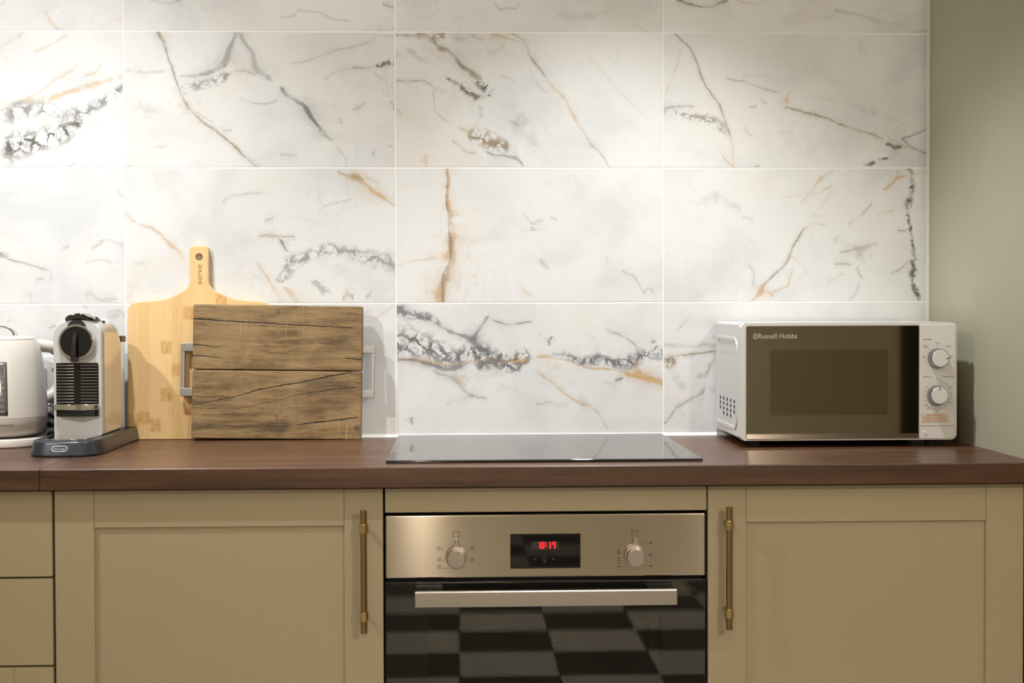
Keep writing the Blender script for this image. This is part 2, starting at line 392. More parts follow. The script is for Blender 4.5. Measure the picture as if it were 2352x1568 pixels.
  ('soft','grey',0,0.2,[(345.1,87.8,23.1),(401.9,80.0,42.0),(478.0,87.5,45.9),(554.2,87.4,45.8),(599.9,87.3,30.6)]),
  ('line','grey',0,0.55,[(485.8,125.6,9.0),(497.2,110.4,8.6),(508.6,114.2,4.0)]),
  ('line','grey',0,0.5,[(531.4,102.7,4.3),(542.8,96.9,9.2),(558.1,102.6,4.1)]),
  ('line','grey',0,0.5,[(577.1,102.6,10.2),(588.5,87.3,11.2),(599.9,91.1,6.4)]),
  ('line','gold',1,0.6,[(4.7,342.6,5.1),(23.0,333.3,5.2),(49.7,318.3,5.4),(72.6,303.3,5.6),(95.5,286.4,5.7)]),
  ('line','gold',1,0.55,[(0.8,380.6,9.0),(19.1,369.3,13.4),(38.2,352.3,7.1)]),
  ('line','taupe',0,0.6,[(479.5,7.3,5.8),(492.9,22.6,13.5),(509.9,9.2,6.8)]),
  ('line','grey',0,0.5,[(532.8,9.1,5.2),(546.2,21.7,5.2)]),
  ('line','taupe',0,0.5,[(290.5,148.7,4.3),(311.4,152.5,5.4),(341.7,148.7,4.2),(379.6,148.6,4.2)]),
  ('line','taupe',0,0.45,[(307.8,182.2,5.8),(328.7,190.5,5.8)]),
  ('soft','taupe',0,0.3,[(8.8,90.3,7.6),(61.6,91.3,7.6)]),
  ('line','taupe',0,0.35,[(209.7,217.2,3.4),(236.3,238.1,3.1),(281.7,245.7,2.7),(327.2,243.8,2.7)]),
 ],
 (2, 1): [
  ('line','gold',1,0.95,[(-1.4,98.2,15.9),(10.6,98.2,20.2),(23.9,98.3,19.3),(34.5,103.7,18.8),(45.2,106.4,18.4),(55.8,110.4,24.0),(69.1,119.8,19.3),(85.0,122.5,16.9),(95.7,117.2,30.3),(109.0,117.3,27.2),(119.6,121.3,11.0),(132.9,122.7,13.4),(146.2,125.4,17.6),(156.9,125.4,12.2),(172.8,125.5,11.1),(183.5,120.2,3.2),(191.4,121.6,4.3),(199.4,123.0,9.1),(210.0,117.1,9.1),(228.6,115.1,5.3),(249.9,115.7,6.4),(276.4,117.4,4.3),(287.0,115.3,7.0),(299.8,114.1,5.9)]),
  ('line','taupe',1,0.75,[(-1.4,103.5,5.3),(23.8,106.3,7.5),(47.8,106.4,11.1),(63.8,114.4,14.2),(82.4,118.5,11.3),(103.7,119.9,5.8),(125.0,118.7,8.0),(140.9,120.1,6.9),(167.5,117.5,2.1),(191.4,121.6,1.6)]),
  ('line','dark',1,0.9,[(-1.5,104.8,1.1),(15.9,102.2,1.1),(34.5,102.3,1.1),(53.1,103.7,1.1),(69.1,106.5,1.2),(85.1,117.2,1.2),(103.7,121.8,1.1),(119.6,120.0,1.1),(135.6,121.4,1.1),(146.2,118.8,1.1),(167.5,116.2,1.1),(196.8,117.1,1.1),(212.7,113.7,1.1),(236.6,112.5,1.1),(263.2,113.9,1.1),(299.8,113.3,1.1)]),
  ('line','dark',1,0.5,[(188.8,114.9,0.8),(210.0,116.3,0.8),(231.3,114.6,0.8),(249.9,116.5,0.8)]),
  ('line','gold',0,0.5,[(0.2,81.3,2.2),(42.7,91.8,2.2),(69.3,97.1,2.1),(93.3,98.9,3.2)]),
  ('line','gold',0,0.7,[(121.6,195.4,2.7),(130.9,194.1,2.7),(140.2,195.9,2.7)]),
  ('soft','taupe',1,0.4,[(133.0,97.4,5.9),(156.9,98.8,5.8),(183.5,96.8,5.9),(207.4,94.3,5.9),(231.3,93.3,5.9)]),
  ('line','grey',0,0.5,[(297.5,179.3,2.2),(308.1,176.7,2.2),(317.5,183.3,2.3),(332.2,184.6,2.1)]),
  ('line','grey',1,0.4,[(159.3,317.4,7.7),(162.0,308.1,14.5),(172.7,304.1,2.3)]),
  ('line','grey',1,0.3,[(178.0,304.1,4.8),(183.3,296.1,4.4),(204.6,282.8,3.1)]),
  ('line','grey',0,0.35,[(344.3,193.9,3.6),(354.9,188.6,3.9),(362.9,181.9,4.1)]),
  ('soft','grey',0,0.45,[(317.3,95.3,13.6),(330.6,84.7,14.2),(349.3,65.9,15.0)]),
  ('soft','gold',1,0.4,[(32.2,495.3,6.7),(44.3,485.9,9.6),(68.3,475.2,5.6),(108.4,472.6,5.8),(129.8,459.2,5.7),(148.5,456.6,2.7)]),
  ('line','taupe',0,0.45,[(503.4,71.5,2.3),(534.3,60.2,3.4),(547.7,38.8,4.4),(557.1,20.0,4.0),(569.2,30.1,2.1),(580.0,24.0,5.6),(586.7,-0.2,7.9)]),
  ('soft','gold',0,0.4,[(263.7,42.1,10.2),(290.3,20.7,9.6),(309.0,10.0,8.7),(335.7,3.2,8.2)]),
 ],
 (3, 1): [
  ('line','taupe',1,0.9,[(-0.0,200.1,4.1),(13.5,214.5,3.7),(27.8,223.5,3.3),(42.1,231.4,3.5),(59.9,248.7,4.2),(77.7,270.3,3.9),(100.9,284.7,3.1),(120.6,291.9,3.1),(145.6,306.3,3.5),(163.4,320.7,3.8),(174.8,331.5,3.9)]),
  ('line','gold',0,0.5,[(327.9,173.4,2.1),(345.9,175.9,2.1),(371.2,172.3,2.1)]),
  ('line','gold',1,0.85,[(-0.7,198.3,6.9),(5.7,209.1,7.6),(18.9,223.5,10.7),(35.0,223.5,7.5),(42.1,227.1,3.2)]),
  ('line','gold',0,0.8,[(309.8,219.8,3.8),(324.2,233.0,3.8),(338.6,245.5,5.2),(347.6,263.4,5.4),(360.2,277.6,3.8),(374.6,286.6,3.5),(391.9,300.8,3.7)]),
  ('line','gold',0,0.65,[(266.5,231.3,2.6),(291.7,237.7,2.5),(324.2,242.0,2.5),(353.0,245.5,2.6),(374.6,256.2,2.7),(390.9,262.7,2.7)]),
  ('line','gold',1,0.45,[(208.0,354.9,3.0),(231.2,371.1,3.1),(252.7,387.3,3.1)]),
  ('line','gold',0,0.3,[(335.1,197.3,3.8),(353.1,190.2,3.5),(371.1,197.3,3.8)]),
  ('line','taupe',0,0.55,[(418.2,172.3,4.2),(432.6,181.2,3.5),(454.3,199.0,4.1),(476.6,226.9,4.5)]),
  ('line','gold',0,0.6,[(246.9,18.8,3.1),(263.2,25.9,3.1),(286.6,36.6,3.1)]),
  ('line','gold',1,0.55,[(34.8,283.0,2.9),(52.7,286.6,2.9),(75.9,294.8,3.0)]),
  ('line','gold',0,0.6,[(232.5,26.0,3.8),(248.7,11.6,3.8)]),
  ('line','gold',0,0.5,[(286.5,103.4,3.5),(302.7,91.3,4.7),(308.2,83.0,5.1)]),
  ('net','dark',1,1,[(-0.0,586.0,4.6),(19.7,578.0,11.4),(44.9,568.8,6.4),(66.4,570.6,13.5),(95.1,572.3,12.0),(123.8,570.4,5.0),(156.0,563.0,5.0),(184.7,560.0,6.4),(213.3,557.4,12.1),(245.5,565.7,9.2),(274.1,564.5,7.8),(300.9,559.0,10.8)]),
  ('line','dark',1,0.8,[(-1.1,585.3,2.7),(26.9,574.3,2.3),(43.1,568.8,2.9),(66.4,568.8,5.7),(95.1,574.1,5.0),(123.8,572.2,1.8),(156.0,563.0,2.2),(184.7,560.0,2.5),(213.3,556.7,3.5),(245.5,566.4,4.3),(274.1,564.5,2.9),(300.9,559.0,3.6)]),
  ('line','gold',0,0.85,[(499.3,253.4,3.3),(515.6,262.7,5.0),(524.6,268.8,5.3),(531.9,279.5,5.5),(555.4,285.6,3.7)]),
  ('line','gold',1,0.5,[(277.7,530.1,2.6),(295.6,535.4,2.6)]),
  ('line','taupe',0,0.4,[(569.9,290.2,3.2),(600.7,292.7,3.2)]),
  ('line','taupe',0,0.55,[(387.6,84.7,3.2),(407.5,85.3,3.2),(429.2,83.2,3.2)]),
  ('line','taupe',0,0.5,[(396.6,109.7,5.0),(418.3,112.5,5.1),(436.4,118.2,6.6),(458.1,122.1,6.5),(492.4,131.7,3.7)]),
  ('soft','grey',0,0.4,[(392.9,149.0,24.9),(425.5,116.8,22.2),(461.7,98.8,17.8),(487.1,102.4,17.9)]),
  ('line','taupe',1,0.35,[(127.6,394.8,4.6),(136.5,387.5,3.6),(149.0,396.5,4.4)]),
  ('line','dark',0,0.5,[(530.4,159.6,2.5),(548.5,158.9,2.6),(562.3,167.5,2.9)]),
  ('line','taupe',0,0.5,[(516.2,62.2,2.6),(537.9,70.0,2.9),(561.4,92.2,3.4)]),
  ('line','taupe',1,0.5,[(49.4,454.6,3.8),(63.1,445.5,3.5),(77.4,441.9,3.3)]),
  ('line','grey',1,0.3,[(0.4,424.0,4.1),(20.1,440.2,3.7),(41.6,447.4,3.4)]),
  ('line','gold',0,0.4,[(485.0,193.7,2.6),(512.2,201.9,2.6),(528.4,206.9,4.4)]),
  ('line','gold',0,0.4,[(367.8,36.4,3.8),(389.5,50.7,3.7),(413.0,63.9,3.7)]),
  ('line','grey',1,0.45,[(33.2,201.2,3.1),(43.9,205.5,2.9),(67.2,203.7,3.0),(86.8,191.1,3.4)]),
  ('line','taupe',1,0.3,[(59.7,331.7,3.7),(84.8,310.0,3.7)]),
  ('line','grey',0,0.35,[(176.6,192.1,3.3),(200.0,184.9,4.5),(205.4,192.1,5.3)]),
  ('soft','grey',0,0.35,[(65.3,217.1,22.4),(119.1,234.9,21.2),(173.0,213.5,21.6),(227.0,213.4,21.2)]),
  ('line','grey',0,0.5,[(196.4,138.6,2.5),(205.4,133.2,2.5)]),
 ],
 (1, 0): [
  ('line','taupe',0,0.4,[(525.1,269.8,6.7),(534.4,280.7,5.4),(546.9,282.2,4.4)]),
  ('line','gold',0,0.35,[(553.0,263.5,4.8),(568.6,275.9,4.6),(587.4,288.3,4.4),(603.0,297.6,4.4)]),
 ],
 (0, 0): [
  ('line','taupe',0,0.4,[(557.0,277.6,4.4),(573.2,287.1,4.0),(586.7,287.0,4.3),(597.5,277.5,5.1)]),
  ('soft','grey',0,0.35,[(556.9,266.7,17.6),(578.5,274.8,16.5),(597.4,272.0,16.6)]),
  ('line','taupe',0,0.45,[(432.7,246.7,4.0),(440.8,252.1,3.6),(447.6,253.4,3.4)]),
  ('line','grey',0,0.3,[(341.4,262.0,4.6),(349.6,267.4,3.9),(360.2,260.5,4.6)]),
  ('line','taupe',0,0.3,[(508.6,295.4,3.4),(519.3,292.7,3.4)]),
 ],
 (2, 0): [
  ('net','blue',0,1,[(-1.3,213.5,43.4),(31.9,210.1,47.1),(65.2,203.3,42.3),(98.4,186.5,39.4),(131.6,176.3,26.6),(161.7,182.9,30.6)]),
  ('net','dark',0,1,[(28.6,216.7,26.8),(55.2,213.3,20.4),(85.1,203.2,14.0)]),
  ('net','blue',0,1,[(131.7,183.0,21.0),(161.7,192.9,33.4),(185.0,182.8,39.2),(215.0,172.6,26.9),(241.7,172.5,23.3),(271.8,175.7,25.6),(291.9,182.3,19.9),(307.0,178.9,10.2)]),
  ('net','dark',0,1,[(148.4,206.3,16.8),(171.8,202.8,31.8),(195.1,189.4,29.1),(215.1,182.6,21.2),(241.7,172.5,17.0),(275.2,172.3,16.6),(305.3,172.2,13.3)]),
  ('net','blue',0,0.9,[(-0.9,286.7,21.5),(15.6,280.0,21.1),(45.5,273.3,15.5),(68.8,269.9,14.0),(88.7,259.8,13.4),(102.0,253.1,8.9)]),
  ('line','blue',0,0.8,[(-0.9,290.1,8.6),(32.2,276.7,4.9),(65.4,266.6,5.0),(98.6,249.8,6.3),(115.2,238.1,6.7),(131.9,233.0,4.1),(151.8,227.9,6.7),(168.5,216.2,17.1),(185.1,201.1,17.1),(201.7,189.4,11.0),(228.4,187.6,6.7)]),
  ('line','blue',1,0.75,[(212.9,170.1,10.4),(229.5,175.2,9.5),(246.2,185.2,8.9),(262.8,198.7,5.7),(276.1,207.0,3.9)]),
  ('line','blue',0,0.7,[(212.0,265.4,2.2),(228.7,257.7,4.2),(252.0,252.6,3.3),(268.7,254.2,3.3),(308.9,259.8,2.0)]),
  ('line','blue',1,0.75,[(202.1,344.9,1.3),(215.5,342.9,5.6),(226.2,350.6,2.5)]),
  ('line','grey',0,0.4,[(317.2,235.7,2.4),(332.2,225.6,2.5),(343.9,215.5,2.6)]),
  ('soft','gold',0,0.55,[(-1.5,176.9,16.7),(38.4,173.4,15.4),(81.6,166.5,13.4),(121.6,161.3,10.0)]),
  ('line','gold',0,0.85,[(-1.5,178.5,4.1),(21.8,173.4,4.0),(48.4,175.0,4.0),(75.0,166.5,4.1),(114.9,159.7,4.0),(141.6,161.2,4.0),(164.9,166.1,4.1),(195.0,172.7,4.0),(221.7,167.6,4.0),(248.4,169.8,4.0),(281.9,170.6,4.0),(308.6,177.2,4.1)]),
  ('line','gold',0,0.85,[(305.3,177.2,4.7),(322.0,180.5,5.4),(338.8,181.4,6.0),(362.2,175.3,4.1),(389.0,168.5,3.5),(405.8,163.4,4.2),(435.9,152.2,4.0),(462.8,152.4,3.3),(489.7,149.6,3.4),(513.2,142.8,4.9),(536.7,134.3,6.9),(570.4,127.4,6.9),(600.7,117.2,6.3)]),
  ('line','blue',0,0.85,[(-1.5,175.2,2.7),(31.8,173.4,5.4),(55.0,168.3,6.2),(78.3,161.5,9.0),(104.9,153.1,10.1),(128.2,153.0,11.6),(144.9,159.6,7.0),(168.3,166.1,3.5)]),
  ('net','blue',0,0.9,[(174.9,159.4,10.2),(191.6,156.0,16.6),(215.0,165.9,13.4),(241.7,159.1,17.2),(265.1,152.3,14.6),(288.5,158.9,6.9)]),
  ('line','blue',0,0.75,[(348.8,187.1,3.4),(365.6,184.7,5.4),(389.0,181.9,7.6),(409.1,173.4,8.6),(422.5,163.3,4.9),(436.0,164.9,4.3),(452.8,178.3,12.0),(466.2,178.2,4.0)]),
  ('net','blue',0,1,[(342.1,185.4,6.7),(375.6,181.9,10.2),(415.8,168.4,13.4),(452.8,171.6,16.6),(489.7,164.7,16.7),(516.6,164.6,20.4),(540.1,174.5,25.2),(563.7,184.5,16.8),(600.7,174.3,6.9)]),
  ('soft','blue',0,0.8,[(493.1,163.0,6.7),(516.6,161.2,17.0),(536.8,171.2,19.9),(553.6,184.5,14.8),(567.1,187.8,4.8)]),
  ('line','grey',0,0.65,[(464.6,246.8,2.5),(483.1,233.4,5.4),(509.9,224.3,3.0),(533.5,209.8,5.4),(550.3,191.3,7.5),(567.1,184.5,3.5),(600.7,177.6,2.7)]),
  ('net','blue',0,0.8,[(570.5,211.3,18.8),(580.6,201.2,25.5),(590.6,187.7,23.3),(602.4,181.0,15.3)]),
  ('line','gold',1,0.85,[(134.2,553.6,20.7),(147.7,543.5,13.0),(161.1,541.8,8.7),(176.2,541.8,5.3)]),
  ('line','gold',0,0.8,[(509.8,141.1,3.3),(536.7,137.7,8.8),(556.9,132.5,10.9),(577.1,129.1,9.5),(602.4,123.9,8.1)]),
  ('soft','gold',0,0.35,[(308.6,165.5,6.6),(342.1,165.4,20.0),(375.6,158.5,20.6),(415.8,144.9,17.5)]),
  ('line','gold',0,0.7,[(300.2,155.5,2.4),(325.3,138.7,3.6),(348.7,121.8,3.8),(372.1,101.6,4.7),(395.5,84.7,4.4),(419.0,69.5,5.7),(435.8,66.1,3.8),(452.5,50.9,5.1),(462.6,34.0,4.2),(472.7,20.6,4.9),(484.4,5.4,4.9)]),
  ('line','taupe',0,0.55,[(74.9,153.2,2.3),(91.5,143.1,4.4),(111.5,138.0,4.9),(131.5,129.6,10.5),(148.1,109.4,6.8),(164.7,94.3,4.8),(184.7,85.9,4.1),(208.1,85.7,4.0)]),
  ('soft','taupe',0,0.45,[(88.2,143.1,20.2),(128.2,136.3,20.0),(188.2,142.7,20.1),(238.3,149.1,20.0),(288.5,148.9,19.9)]),
  ('line','gold',0,0.5,[(134.8,129.6,5.8),(148.1,119.5,5.4),(154.7,116.1,5.2)]),
  ('line','taupe',0,0.45,[(308.3,70.1,4.1),(341.9,77.7,4.7),(362.0,69.8,4.7),(388.8,74.7,4.1)]),
  ('line','taupe',0,0.4,[(107.9,74.6,4.3),(127.9,82.8,4.1),(151.3,86.0,4.1),(174.7,95.9,4.3)]),
  ('soft','taupe',0,0.25,[(201.4,102.5,17.2),(248.3,115.6,16.6),(288.3,102.0,17.5)]),
  ('line','grey',1,0.8,[(26.6,34.4,1.8),(38.3,30.5,5.3),(46.6,32.8,3.5)]),
  ('line','blue',0,0.7,[(491.3,125.1,2.8),(503.1,129.1,5.5),(511.5,131.1,2.0)]),
  ('line','gold',0,0.45,[(461.1,123.9,2.8),(482.9,117.8,3.0),(498.0,107.0,3.3)]),
  ('soft','taupe',0,0.3,[(382.2,121.7,10.1),(405.7,118.2,10.1)]),
  ('soft','taupe',0,0.3,[(405.6,84.7,11.2),(425.7,74.5,14.6),(437.5,69.4,3.6)]),
 ],
 (3, 0): [
  ('net','taupe',0,1,[(-1.6,170.9,17.0),(14.6,167.5,19.9),(33.1,170.8,10.1)]),
  ('line','taupe',0,0.5,[(-1.6,174.3,5.8),(17.9,165.8,10.0),(33.1,170.8,5.6)]),
  ('line','taupe',0,0.9,[(23.0,180.2,3.0),(48.3,180.1,3.7),(71.9,184.0,3.0),(92.2,188.0,4.0),(112.4,189.9,3.0),(125.9,188.8,3.0)]),
  ('line','taupe',1,0.9,[(168.7,119.2,2.0),(177.1,120.9,6.7),(188.9,120.9,4.7)]),
  ('soft','taupe',0,0.6,[(65.2,132.0,6.7),(92.2,130.2,17.3),(102.3,150.3,21.2),(115.8,173.8,13.3)]),
  ('line','taupe',1,0.45,[(136.9,95.5,3.7),(153.7,104.0,3.8),(173.8,115.8,3.9)]),
  ('line','grey',0,0.65,[(4.4,29.8,4.0),(16.2,46.6,4.6),(28.0,63.3,6.0),(51.6,76.6,5.2),(75.3,86.6,3.2),(92.2,99.9,11.6),(97.2,116.7,11.5)]),
  ('soft','taupe',0,0.35,[(82.0,106.7,13.5),(102.3,103.2,13.3),(122.6,103.1,13.3)]),
  ('line','taupe',0,0.45,[(4.5,204.4,6.0),(34.8,202.6,7.3),(68.5,199.1,6.0),(88.8,204.1,7.4),(125.9,204.0,6.0)]),
  ('line','gold',0,0.4,[(109.0,223.5,3.4),(125.9,219.1,3.4)]),
  ('line','grey',1,0.35,[(234.5,28.1,3.0),(254.6,45.0,3.0),(271.3,58.4,3.0)]),
  ('soft','grey',1,0.4,[(93.4,48.3,14.9),(120.4,34.8,15.1),(154.1,14.6,15.5)]),
 ],
}


def marble(name, veins, off):
    n = NT(name)
    o = n.obj()
    q = n.vm('ADD', o, off)
    w1 = n.vm('SUBTRACT', n.noise(q, 16, 5, 0.6, 0, 1), (0.5, 0.5, 0.5))
    w2 = n.vm('SUBTRACT', n.noise(q, 85, 6, 0.74, 0, 1), (0.5, 0.5, 0.5))
    wp = n.vm('ADD', o, n.vm('ADD', n.vm('SCALE', w1, s=0.013), n.vm('SCALE', w2, s=0.007)))
    wq = n.vm('ADD', wp, off)
    sx = n.sep(wp)
    u = n.m('MULTIPLY', sx[0], 1000.0)
    v = n.m('MULTIPLY', sx[2], 1000.0)
    # body of the stone: soft clouds
    cl = n.mr(n.noise(q, 5.5, 6, 0.55, 0.6), 0.42, 0.72, 0, 1, True)
    col = n.mix(n.m('MULTIPLY', cl, 0.62), (0.79, 0.80, 0.80), (0.62, 0.635, 0.65))
    wm = n.mr(n.noise(n.vm('ADD', q, (3.1, 0, 1.7)), 4.5, 5, 0.55, 0.8), 0.54, 0.80, 0, 1, True)
    col = n.mix(n.m('MULTIPLY', wm, 0.5), col, (0.76, 0.70, 0.62))
    # faint hairlines everywhere
    fz = n.m('ABSOLUTE', n.m('SUBTRACT', n.noise(n.vm('ADD', wq, (0, 0, 5.0)), 7.5, 5, 0.6, 0.4), 0.5))
    fm = n.mr(n.noise(q, 6.0, 2, 0.5), 0.50, 0.68, 0, 1, True)
    fl = n.m('MULTIPLY', n.mr(fz, 0.014, 0.0, 0, 1, True), fm)
    col = n.mix(n.m('MULTIPLY', fl, 0.2), col, (0.42, 0.40, 0.37))
    # broken network for the brecciated bands
    net = None
    if any(e[0] == 'net' for e in veins):
        w3 = n.vm('ADD', n.vm('SCALE', w1, s=0.034), n.vm('SCALE', w2, s=0.014))
        vo = n.n('ShaderNodeTexVoronoi', feature='DISTANCE_TO_EDGE')
        n.put(vo.inputs['Vector'], n.vm('ADD', q, w3))
        vo.inputs['Scale'].default_value = 36
        nz = n.noise(wq, 34, 5, 0.68)
        th = n.mr(nz, 0.42, 0.66, 0.02, 0.40)
        cell = n.mr(n.m('DIVIDE', vo.outputs['Distance'], th), 1.0, 0.25, 0, 1, True)
        rdg = n.mr(n.m('ABSOLUTE', n.m('SUBTRACT', nz, 0.5)), 0.030, 0.0, 0, 0.75, True)
        net = n.m('MAXIMUM', cell, rdg)
    bz = n.noise(wq, 30, 5, 0.65)
    brk = (n.mr(bz, 0.30, 0.70, 1.6, 0.5), n.mr(n.noise(wq, 19, 4, 0.6), 0.36, 0.56, 0.40, 1.0, True), n.mr(bz, 0.40, 0.64, 0.05, 0.95, True))
    for st, cn, ax, s, pts in veins:
        col = n.mix(vein_mask(n, u, v, st, ax, s, pts, net, brk), col, VEIN_COL[cn])
    return n.set(Base_Color=col, Roughness=0.30, **{'Specular_IOR_Level': 0.35})


# ---------------------------------------------------------------- mesh helpers


def new_obj(name, me, mat, parent=None, loc=(0, 0, 0), rot=(0, 0, 0)):
    o = bpy.data.objects.new(name, me)
    COL.objects.link(o)
    o.location = loc
    o.rotation_euler = rot
    if mat is not None and not me.materials:
        me.materials.append(mat)
    if parent is not None:
        o.parent = parent
    return o


def thing(name, label, cat, loc=(0, 0, 0), rot=(0, 0, 0), group=None):
    o = bpy.data.objects.new(name, None)
    COL.objects.link(o)
    o.empty_display_size = 0.05
    o.location = loc
    o.rotation_euler = rot
    tag(o, label, cat, group)
    return o


def tag(o, label, cat, group=None):
    o['label'] = label
    o['category'] = cat
    if group:
        o['group'] = group
    return o


def struct(o, label=None):
    o['kind'] = 'structure'
    if label:
        o['label'] = label
    return o


def make_letters():
    """all lettering of the scene as flat meshes, size 1"""
    words = [(w, 'CENTER') for w in ('Important Note', 'To cook for less than 2 minutes, turn', 'the TIMER dial past 2 minutes and',
             'then return it to the time required', 'Med', 'M.High', 'High', 'Low', 'Defrost/', 'M.Low', '0', '1', '2', '3', '4', '5', '6', '7',
             '8', '9', '10', '15', '20', '25', '30', '35', '0.2', '0.4', '0.6', '0.8', '1.0', 'serve', "De'Longhi", '1.7L', '1.5', '1.25',
             '0.75', '0.5', 'MIN', 'KENWOOD')]
    words += [('Russell Hobbs', 'LEFT'), ('POWER', 'LEFT'), ('TIMER(min)', 'LEFT'), ('DEFROST(kg)', 'RIGHT')]
    obs = []
    for w, al in words:
        cu = bpy.data.curves.new('lettering', 'FONT')
        cu.body = w
        cu.align_x = al
        cu.align_y = 'CENTER'
        cu.resolution_u = 3
        ob = bpy.data.objects.new('lettering', cu)
        COL.objects.link(ob)
        obs.append(ob)
    dg = bpy.context.evaluated_depsgraph_get()
    dg.update()
    out = {}
    for (w, al), ob in zip(words, obs):
        out[(w, al)] = bpy.data.meshes.new_from_object(ob.evaluated_get(dg))
    for ob in obs:
        cu = ob.data
        bpy.data.objects.remove(ob)
        bpy.data.curves.remove(cu)
    return out


LETTERS = make_letters()


class MB:
    """collects shapes into one mesh"""

    def __init__(self):
        self.bm = bmesh.new()

    def box(self, x0, x1, y0, y1, z0, z1, bev=0.0, seg=2, only=None):
        r = bmesh.ops.create_cube(self.bm, size=1)
        vs_ = r['verts']
        for v in vs_:
            v.co = Vector((x0 + (v.co.x + .5) * (x1 - x0), y0 + (v.co.y + .5) * (y1 - y0), z0 + (v.co.z + .5) * (z1 - z0)))
        if bev > 0:
            es = {e for v in vs_ for e in v.link_edges}
            if only:
                ax = 'xyz'.index(only)
                es = {e for e in es if abs((e.verts[0].co - e.verts[1].co)[ax]) > 1e-6}
            bmesh.ops.bevel(self.bm, geom=list(es), offset=bev, segments=seg, profile=0.5, affect='EDGES')
        return self

    def cyl(self, p0, p1, r0, r1=None, seg=24, cap=True, bev=0.0):
        r1 = r0 if r1 is None else r1
        p0, p1 = Vector(p0), Vector(p1)
        d = p1 - p0
        q = d.to_track_quat('Z', 'Y').to_matrix().to_4x4()
        rr = bmesh.ops.create_cone(self.bm, cap_ends=cap, segments=seg, radius1=r0, radius2=r1, depth=d.length,
                                   matrix=Matrix.Translation((p0 + p1) / 2) @ q)
        if bev > 0:
            es = set()
            for v in rr['verts']:
                for e in v.link_edges:
                    if len(e.link_faces) == 2 and any(len(f.verts) > 4 for f in e.link_faces):
                        es.add(e)
            bmesh.ops.bevel(self.bm, geom=list(es), offset=bev, segments=2, profile=0.5, affect='EDGES')
        return self

    def tube(self, pts, r, seg=10, closed=False):
        """round bar along a polyline"""
        pts = [Vector(p) for p in pts]
        rings = []
        n = len(pts)
        prev = None
        for i, p in enumerate(pts):
            if closed:
                t = (pts[(i + 1) % n] - pts[i - 1]).normalized()
            else:
                t = (pts[min(i + 1, n - 1)] - pts[max(i - 1, 0)]).normalized()
            if prev is None:
                a = t.orthogonal().normalized()
            else:
                a = (prev - t * prev.dot(t)).normalized()
            prev = a
            b = t.cross(a)
            rr = r[i] if isinstance(r, (list, tuple)) else r
            rings.append([self.bm.verts.new(p + rr * (math.cos(2 * math.pi * k / seg) * a + math.sin(2 * math.pi * k / seg) * b)) for k in range(seg)])
        for i in range(n if closed else n - 1):
            A, B = rings[i], rings[(i + 1) % n]
            for k in range(seg):
                self.bm.faces.new((A[k], A[(k + 1) % seg], B[(k + 1) % seg], B[k]))
        if not closed:
            self.bm.faces.new(rings[0][::-1])
            self.bm.faces.new(rings[-1])
        return self

    def lathe(self, prof, seg=48, c=(0, 0)):
        """prof: (radius, z) from bottom to top, around a vertical axis"""
        rings = []
        for r, z in prof:
            if r < 1e-6:
                rings.append([self.bm.verts.new((c[0], c[1], z))])
            else:
                rings.append([self.bm.verts.new((c[0] + r * math.cos(2 * math.pi * k / seg), c[1] + r * math.sin(2 * math.pi * k / seg), z)) for k in range(seg)])
        for A, B in zip(rings, rings[1:]):
            for k in range(seg):
                k1 = (k + 1) % seg
                if len(A) == 1 and len(B) == 1:
                    continue
                if len(A) == 1:
                    self.bm.faces.new((A[0], B[k1], B[k]))
                elif len(B) == 1:
                    self.bm.faces.new((A[k], A[k1], B[0]))
                else:
                    self.bm.faces.new((A[k], A[k1], B[k1], B[k]))
        return self

    def prism(self, poly, axis, a0, a1, bev=0.0, seg=2):
        """closed outline extruded along an axis; poly in the two other axes"""
        def P(p, a):
            return {'x': (a, p[0], p[1]), 'y': (p[0], a, p[1]), 'z': (p[0], p[1], a)}[axis]
        A = [self.bm.verts.new(P(p, a0)) for p in poly]
        B = [self.bm.verts.new(P(p, a1)) for p in poly]
        n = len(poly)
        f0 = self.bm.faces.new(A)
        f1 = self.bm.faces.new(B[::-1])
        for i in range(n):
            self.bm.faces.new((A[i], B[i], B[(i + 1) % n], A[(i + 1) % n]))
        if bev > 0:
            es = set(f0.edges) | set(f1.edges)
            bmesh.ops.bevel(self.bm, geom=list(es), offset=bev, segments=seg, profile=0.5, affect='EDGES')
        return self

    def xz_holes(self, outer, holes, y0, y1):
        """plate in the XZ plane with holes (each a closed outline)"""
        fr = []
        for y in (y0, y1):
            bm2 = bmesh.new()
            for loop in [outer] + holes:
                vv = [bm2.verts.new((p[0], y, p[1])) for p in loop]
                for i in range(len(vv)):
                    bm2.edges.new((vv[i], vv[(i + 1) % len(vv)]))
            bmesh.ops.triangle_fill(bm2, use_beauty=True, use_dissolve=False, edges=bm2.edges[:])
            bm2.verts.index_update()
            vv = [self.bm.verts.new(v.co) for v in bm2.verts]
            for f in bm2.faces:
                self.bm.faces.new([vv[v.index] for v in f.verts])
            fr.append(vv)
            bm2.free()
        k = 0
        for loop in [outer] + holes:
            m = len(loop)
            for i in range(m):
                a, b = k + i, k + (i + 1) % m
                self.bm.faces.new((fr[0][a], fr[0][b], fr[1][b], fr[1][a]))
            k += m
        return self

    def text(self, s, size, x, y, z, align='CENTER', rot=0.0, sx=1.0, depth=0.0):
        """lettering standing on the XZ plane, read from -Y"""
        me = LETTERS[(s, align)].copy()
        M = Matrix.Translation((x, y, z)) @ Matrix.Rotation(-rot, 4, 'Y') @ Matrix.Rotation(R(90), 4, 'X') @ Matrix.Diagonal((sx * size, size, size, 1))
        me.transform(M)
        self.bm.from_mesh(me)
        bpy.data.meshes.remove(me)
        return self

    def transform(self, M):
        bmesh.ops.transform(self.bm, matrix=M, verts=self.bm.verts)
        return self

